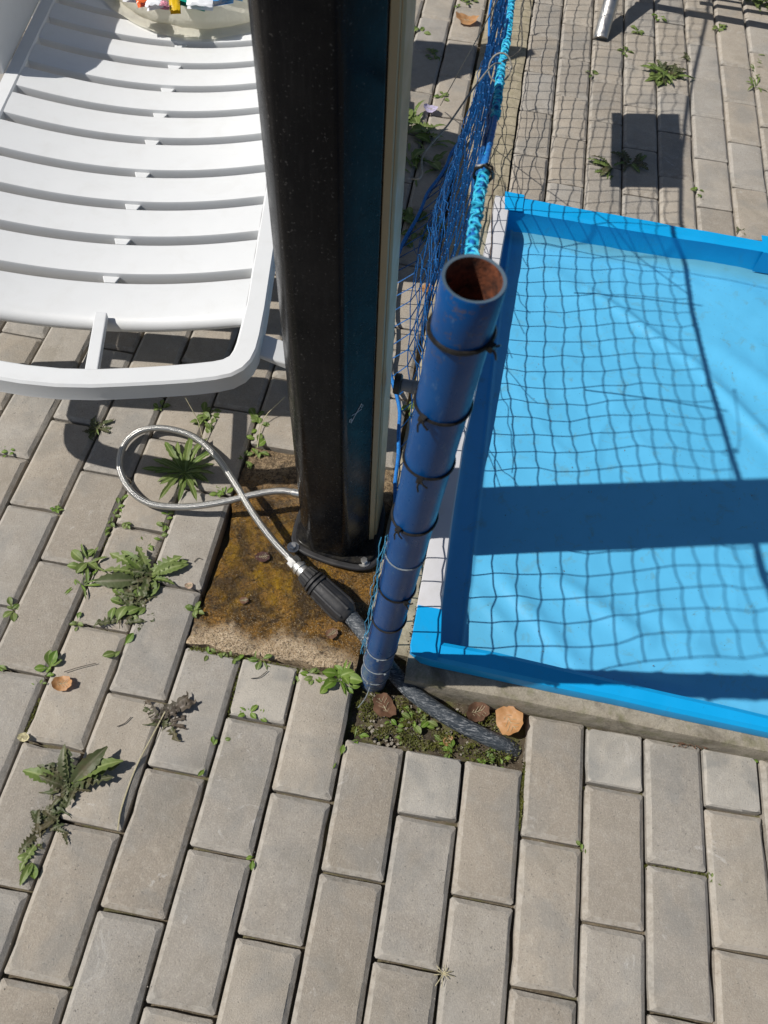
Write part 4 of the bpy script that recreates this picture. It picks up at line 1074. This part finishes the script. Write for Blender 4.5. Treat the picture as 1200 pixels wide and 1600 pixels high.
plant('nettle_weed', 132, 880, 'upper of two fresh green weeds in the joint left of the wilting dandelion', 'weed', rosette(11, ('ovalg', 'narrow'), .026, .046, .010))
plant('nettle_weed', 127, 915, 'lower of two fresh green weeds in the joint, with pointed leaves', 'weed', rosette(11, ('narrow', 'narrowb'), .022, .042, .006))
plant('dandelion', 232, 898, 'half wilted dandelion with broad toothed leaves left of the stained slab', 'weed', [('dand', 20, .075, .4, 0, 0), ('dand', 42, .07, .5, 0, 0), ('dand', 2, .05, .15, .004, -.006), ('dand', 150, .078, .5, -.005, 0), ('dand', 122, .06, .6, 0, 0), ('dand', 178, .075, .2, -.004, -.004), ('broad', 30, .075, .3, 0, 0), ('broad', 155, .07, .3, 0, 0), ('wbroad', 200, .085, .15, -.006, -.01)]+rosette(12, ('wilt', 'wdand'), .03, .06, .012, arc=(170, 290)))
plant('wilted_weed', 205, 952, 'limp drying leaves hanging below the half wilted dandelion', 'weed', rosette(30, ('wilt', 'wilt', 'ovalg'), .02, .042, .032))
plant('small_weed', 303, 952, 'small weed at the left edge of the stained slab', 'weed', rosette(7, 'ovalg', .012, .022, .006))
plant('small_weed', 20, 952, 'small leaf tuft in the joint at the left picture edge', 'weed', rosette(6, 'ovalg', .012, .024, .004))
plant('small_weed', 117, 970, 'tiny weed at a paver corner below the pointed leaved weed', 'weed', rosette(8, 'ovalg', .008, .016, .008))
plant('leafy_weed', 76, 1042, 'upright green leaves right above the round orange dry leaf', 'weed', [('oval', 70, .032, .9, 0, 0), ('ovalg', 110, .03, .6, 0, 0), ('oval', 200, .024, .3, 0, 0), ('ovalg', 40, .026, .5, 0, 0)]+chain((76, 1060), (60, 1090), 6, .012))
plant('leafy_weed', 190, 1012, 'pair of broad leaves in the joint beside the pale paver', 'weed', [('oval', 60, .026, .5, .002, .006), ('ovalg', 215, .028, .3, -.002, -.008), ('ovalg', 250, .018, .2, 0, -.004)])
p_ = plant('withered_weed', 255, 1120, 'withered dark brown weed with a long pale stalk', 'weed', rosette(18, ('dead', 'dead', 'wilt'), .02, .05, .012, (0, .5))+[('dead', 35, .06, .3, 0, 0), ('dead', 50, .055, .4, 0, 0)])
stem([G(258, 1112, .004), G(238, 1150, .004), G(212, 1200, .002), G(190, 1262, .002), G(184, 1298, .001)], .0012, p_)
plant('dandelion', 108, 1228, 'large dandelion with curled toothed leaves at the left', 'weed', [('wbroad', 66, .082, .5, 0, 0), ('broad', 36, .092, .35, 0, 0), ('broad', 165, .066, .2, -.012, .0), ('wbroad', 110, .066, .7, 0, 0), ('wdand', 62, .072, .5, 0, 0), ('wdand', 35, .085, .3, 0, 0), ('wdand', 25, .07, .4, .004, 0), ('wdand', 105, .06, .8, 0, 0), ('dand', 40, .068, .35, 0, -.004), ('wdand', 165, .06, .3, -.004, 0), ('wdand', 175, .05, .6, 0, 0), ('wdand', 350, .034, .2, .004, 0), ('wilt', 120, .05, .7, 0, 0)]+rosette(14, ('wilt', 'wdand'), .02, .045, .016))
p_ = plant('wilted_weed', 80, 1280, 'limp dark leaves trailing down from the large dandelion', 'weed', rosette(26, ('wilt', 'wilt', 'wdand'), .02, .036, .024)+[('dand', 250, .05, .15, -.006, -.03), ('wdand', 235, .04, .1, -.012, -.02)])
plant('broad_leaf', 52, 1345, 'single lobed bright leaf tip below the limp leaves', 'weed', [('broad', 265, .04, .15, 0, .004), ('ovalg', 200, .024, .2, -.002, .006), ('oval', 285, .026, .1, 0, 0)])
plant('small_weed', 388, 1112, 'two round leaved sprigs on the pale cut paver', 'weed', rosette(6, 'oval', .014, .022, .005)+[('oval', 330, .016, .2, .02, -.004), ('oval', 200, .014, .2, .022, -.004), ('oval', 90, .014, .2, .022, -.002)])
plant('leafy_weed', 532, 1060, 'bright green leafy plant beside the foot of the blue pipe', 'weed', rosette(12, ('oval', 'narrowb'), .022, .04, .008, (.1, .7))+rosette(6, 'oval', .016, .026, .016), z=.0)
plant('leafy_weed', 488, 1052, 'small green sprig left of the bright leafy plant', 'weed', rosette(7, ('oval', 'ovalg'), .014, .026, .008))
plant('creeping_weed', 322, 1018, 'green sprigs at the front left corner of the stained slab', 'weed', chain((322, 1018), (375, 1028), 13, .012))
plant('small_weed', 405, 1035, 'narrow leaved sprig at the slab edge above the pale cut paver', 'weed', rosette(7, ('narrow', 'ovalg'), .014, .022, .008))
p_ = plant('small_weed', 330, 1172, 'sprig with a thin curved stem in the joint below the withered weed', 'weed', [('oval', 120, .014, .3, 0, .01), ('oval', 60, .012, .3, 0, .008), ('oval', 250, .016, .2, -.002, -.03), ('oval', 200, .013, .2, -.004, -.026), ('ovalg', 30, .012, .3, .015, .02)])
plant('small_weed', 532, 1180, 'two tiny leaves on the edge of the paver left of the pit', 'weed', [('oval', 90, .018, .4, 0, 0), ('oval', 240, .016, .2, -.004, -.012)])
plant('small_weed', 396, 1338, 'tiny leaf pair at a paver corner in the foreground', 'weed', [('oval', 200, .012, .3, 0, 0), ('oval', 280, .016, .2, 0, -.004)])
mb = MB(); g = G(692, 1522)
for i in range(16):
    a = rnd.uniform(0, 6.28); l = rnd.uniform(.008, .02); mb.tube([(0, 0, 0), (math.cos(a)*l*.5, math.sin(a)*l*.5, l*.3), (math.cos(a)*l, math.sin(a)*l, .001)], .0006, 4)
tag(mb.build('grass_tuft', M_STRAW, loc=(g.x, g.y, 0)), 'dry straw coloured tuft in a foreground joint', 'grass')
# upper right
plant('dandelion', 1038, 118, 'dark green dandelion rosette on the pavers right of the metal leg', 'weed', rosette(20, ('wdand', 'dand', 'narrow'), .05, .085, .02)+rosette(10, ('wilt', 'ovalg'), .03, .05, .03))
plant('dandelion', 950, 262, 'dandelion lying left of the square shadow', 'weed', rosette(10, ('dand', 'wdand'), .04, .065, .014, arc=(140, 290)))
plant('dandelion', 988, 255, 'shaded dandelion inside the square shadow', 'weed', rosette(10, ('dand', 'wdand'), .04, .06, .012))
p_ = plant('sprig_weed', 1180, 135, 'upright feathery sprig near the right picture edge', 'weed', chain((1180, 150), (1182, 100), 14, .024, ('narrow',))+rosette(6, 'narrow', .03, .05, .01))
plant('small_weed', 1088, 292, 'small weed in the joint above the back rim of the pool', 'weed', chain((1088, 285), (1091, 302), 7, .018))
plant('small_weed', 1158, 360, 'tiny weed beside the pool rim at right', 'weed', rosette(6, 'wilt', .012, .02, .006))
plant('small_weed', 996, 48, 'little weed left of the shadow apex', 'weed', rosette(7, 'ovalg', .02, .03, .008))
plant('small_weed', 1028, 26, 'yellow green sprig in the joint below the sunbed shadow', 'weed', rosette(7, 'oval', .016, .028, .01))
plant('small_weed', 1125, 44, 'little weed just under the dark shadow bar', 'weed', rosette(7, 'ovalg', .02, .032, .008))
plant('small_weed', 977, 82, 'small weed in the joint right of the metal leg', 'weed', rosette(6, 'ovalg', .018, .03, .008))
plant('small_weed', 1072, 88, 'tiny dark weed right of the dandelion rosette', 'weed', rosette(6, 'wilt', .016, .028, .008))
plant('small_weed', 925, 115, 'small weed in the netted shadow left of the metal leg', 'weed', rosette(6, 'ovalg', .014, .026, .01))
plant('bushy_weed', 1192, 4, 'dense dark weed cut by the upper right picture corner', 'weed', rosette(26, ('ovalg', 'narrow'), .04, .07, .05, (.1, .8)))
# shaded weeds between column and net
plant('bushy_weed', 652, 205, 'large dark weed in the shade right of the shower column', 'weed', rosette(34, ('ovalg', 'dand', 'narrow'), .04, .085, .06, (.1, .9)))
plant('bushy_weed', 660, 262, 'shaded low weed under the thin wire', 'weed', rosette(20, ('ovalg', 'narrow'), .03, .06, .05, (.1, .7)))
plant('bushy_weed', 640, 355, 'dark weed beside the bulging bottom cord of the net', 'weed', rosette(22, ('ovalg', 'dand'), .03, .06, .05))
plant('leafy_weed', 645, 640, 'small weed under the tap between column and pipe', 'weed', rosette(8, 'ovalg', .018, .03, .01))
plant('small_weed', 652, 45, 'small weed in the joint near the top of the column', 'weed', rosette(9, 'ovalg', .02, .034, .02))
plant('small_weed', 727, 3, 'weed touching the top picture edge above the dry leaf', 'weed', rosette(12, 'ovalg', .02, .035, .03))
plant('small_weed', 676, 86, 'flat weed in the shadow below the dry leaf', 'weed', rosette(8, 'ovalg', .022, .036, .012))
plant('small_weed', 694, 150, 'tiny sprig at the foot of the straight wire', 'weed', rosette(7, 'ovalg', .015, .026, .012))
# pit sprigs
plant('leafy_weed', 655, 1120, 'leafy sprig in the middle of the soil pit', 'weed', rosette(13, ('oval', 'ovalg'), .012, .024, .018), z=-.022)
plant('leafy_weed', 700, 1165, 'low green sprig near the lower edge of the soil pit', 'weed', rosette(12, ('oval', 'ovalg'), .01, .02, .016), z=-.02)
plant('leafy_weed', 775, 1185, 'green sprig at the lower right corner of the soil pit', 'weed', rosette(16, ('oval', 'ovalg'), .008, .018, .02), z=-.018)
plant('leafy_weed', 618, 1135, 'low green sprig at the left end of the soil pit', 'weed', rosette(12, ('oval', 'ovalg'), .008, .018, .018), z=-.022)

for k_, (px, py, n_, sz, lb) in enumerate(((0, 1040, 5, .014, 'tiny sprig at the left picture edge above the single leaf tip'), (228, 850, 6, .016, 'tiny sprig in the joint above the half wilted dandelion'), (1116, 1372, 5, .010, 'tiny sprig at the right end of the mossy short joint'), (914, 1328, 5, .009, 'tiny leaf tuft at the paver corner below the kerb'), (1172, 1190, 5, .010, 'tiny sprig where the kerb meets the pavers at the right edge'), (462, 1062, 6, .012, 'tiny sprig in the joint right of the pale cut paver'), (560, 1150, 7, .014, 'small sprig at the left end of the pit above the foreground paver'))):
    plant('small_weed', px, py, lb, 'weed', rosette(n_, ('ovalg', 'oval', 'narrow'), sz*.7, sz*1.4, .006), z=-.006)
moss('moss', joint_spots((60, 1090), (36, 1142), 8)+joint_spots((250, 842), (232, 890), 8)+joint_spots((168, 832), (150, 880), 8)+joint_spots((372, 1045), (357, 1119), 10), 'thin moss and dirt in scattered joints at the left', n=14, s=.003)
# fallen leaves
def dryleaf(px, py, s, z, label, mat, rz, curl=.3, asp=.8, tilt=(.1, .1)):
    vs = []; fs = []; na, nr = 28, 5; sd = px
    for j in range(nr+1):
        q = j/nr
        for k in range(na):
            a = 2*math.pi*k/na; r = s*q*(1+.14*nz(math.cos(a)*1.5+sd, math.sin(a)*1.5)+.07*nz(math.cos(a)*5+sd, math.sin(a)*5, 2)); 
            if j == nr: r *= 1+.05*math.sin(a*9)
            x, y = r*math.cos(a), r*math.sin(a)*asp; zz = curl*(x*x-.4*y*y)/s*.9+nz(x/s*2.5+sd, y/s*2.5)*s*.14+abs(y)*.12
            vs.append((x, y, zz))
    for j in range(nr):
        for k in range(na): a = j*na+k; b = j*na+(k+1) % na; fs.append((a, b, b+na, a+na))
    g = G(px, py, z); o = thing('dry_leaf', g, label, 'dry leaf', 'fallen dry leaves')
    b_ = mk('blade', vs, fs, mat, o, smooth=True, rot=(tilt[0], tilt[1], rz))
    mb = MB(); mb.tube([V((-s*.9, 0, .001)), V((-s*.4, 0, .0004)), V((0, 0, .0008)), V((s*.9, s*.1, .002))], .0005, 4)
    for q_ in (-.5, -.2, .1, .4):
        for sg in (-1, 1): x_ = s*q_; L2 = s*.55*(1-abs(q_)); mb.tube([V((x_, 0, .001)), V((x_+L2*.5, sg*L2*asp*.6, curl*(x_+L2*.5)**2/s*.9+.001+L2*.07)), V((x_+L2*.8, sg*L2*asp*1.1, curl*(x_+L2*.8)**2/s*.9+.0015+L2*.13))], .0003, 4)
    mb.build('midrib', M_STRAW, o, rot=(tilt[0], tilt[1], rz)); return o
dryleaf(797, 1127, .027, .0, 'orange brown dry leaf leaning on the kerb at the right of the pit', M_DRYO, -1.0, .35, .85, (.5, -.2))
dryleaf(745, 1112, .022, -.006, 'dark brown dry leaf behind the scuffed pipe in the pit', M_DRYB, .5, .3, .8, (.5, .2))
dryleaf(600, 1104, .024, -.010, 'brown dry leaf at the foot of the blue pipe', M_DRYB, 2.2, .3, .85, (.3, .1))
dryleaf(97, 1068, .0165, .006, 'small round orange dry leaf on a paver at left', M_DRYO, .3, .5, .8)
dryleaf(728, 31, .036, .008, 'crumpled orange dry leaf on the paving left of the net', M_DRYO, .1, .4, .7)
dryleaf(37, 1152, .009, .003, 'tiny pale flake of leaf at a joint on the left', m_leaf('pale_flake', (.6, .55, .3), (.7, .65, .4), (.6, .5, .3)), 0, .3)
dryleaf(295, 915, .0075, .003, 'tiny pinkish flake on the paver left of the slab', m_leaf('pink_flake', (.5, .35, .25), (.6, .42, .3), (.5, .4, .3)), .4, .4)
dryleaf(666, 452, .017, .006, 'orange leaf seen through the net behind the blue pipe', M_DRYO, 1.2, .3)
dryleaf(690, 465, .014, .005, 'second orange leaf close to the pipe behind the net', M_DRYO, .2, .3)
dryleaf(700, 1158, .010, -.018, 'small tan leaf under the scuffed pipe in the pit', M_DRYO, .8, .3)
dryleaf(518, 990, .012, .003, 'pale brown soaked leaf on the wet slab near the coupling', M_DRYB, .8, .15)
dryleaf(410, 870, .013, .002, 'purple brown soaked leaf on the slab left of the hose', m_leaf('soaked_leaf', (.07, .03, .03), (.12, .06, .05), (.08, .05, .05)), .3, .1)
dryleaf(381, 938, .008, .002, 'small dark soaked leaf in the middle of the wet slab', M_DRYB, .3, .1)
fl = dryleaf(672, 170, .02, .012, 'pale lilac petal lying at the foot of the straight wire', m_leaf('lilac_petal', (.45, .4, .62), (.55, .5, .72), (.6, .55, .7)), 0, .5)
mb = MB(); fr = random.Random(3); 
for i in range(22):
    g = G(1075+fr.uniform(-28, 34), 1163+fr.uniform(-3, 5)+.1*0, .002); a = fr.uniform(0, 3.1); l = fr.uniform(.003, .008); mb.tube([g-V((math.cos(a)*l, math.sin(a)*l*.4, 0)), g+V((math.cos(a)*l, math.sin(a)*l*.4, .002))], .0007, 4)
tag(mb.build('plant_litter', M_DRYB), 'rusty brown plant litter at the top of a paver under the kerb', 'litter', kind='stuff')
mb = MB()
for i in range(420):
    px, py = fr.uniform(0, 1200), fr.uniform(640, 1600); g = G(px, py, .0008)
    if .30 < g.x < .63 and .2 < g.y < .66: continue
    if g.x > .63 and g.y > .1: continue
    pebble(mb, (g.x, g.y, .0006), fr.uniform(.0003, .0011))
tag(mb.build('grit', m_concrete('grit', (.3, .27, .22), (.5, .46, .4), 0, .1)), 'fine grit and crumbs scattered over the pavers', 'grit', kind='stuff')
# twigs
for pts, lb in ((((100, 1050), (122, 1043), (150, 1036)), 'thin dry twig beside the round orange leaf'), (((183, 1135), (195, 1130), (205, 1120)), 'short thin twig on the grey paver'), (((392, 1060), (405, 1058), (418, 1048)), 'thin curled twig on the pale cut paver'), (((303, 878), (310, 872), (316, 874)), 'tiny curled twig left of the slab')):
    g0 = G(*pts[0]); mb = MB(); mb.tube(cr([G(*p, .003)-g0 for p in pts], 4), .0007, 5); tag(mb.build('twig', M_WIRE, loc=g0), lb, 'twig', 'dry twigs on the pavers')

for o_ in bpy.data.objects:
    if o_.parent is None and o_.name.split('.')[0] == 'wire': o_['group'] = 'wires around the net'
    if o_.parent is None and o_.name.split('.')[0] == 'net_post': o_['group'] = 'blue pipes holding the net'
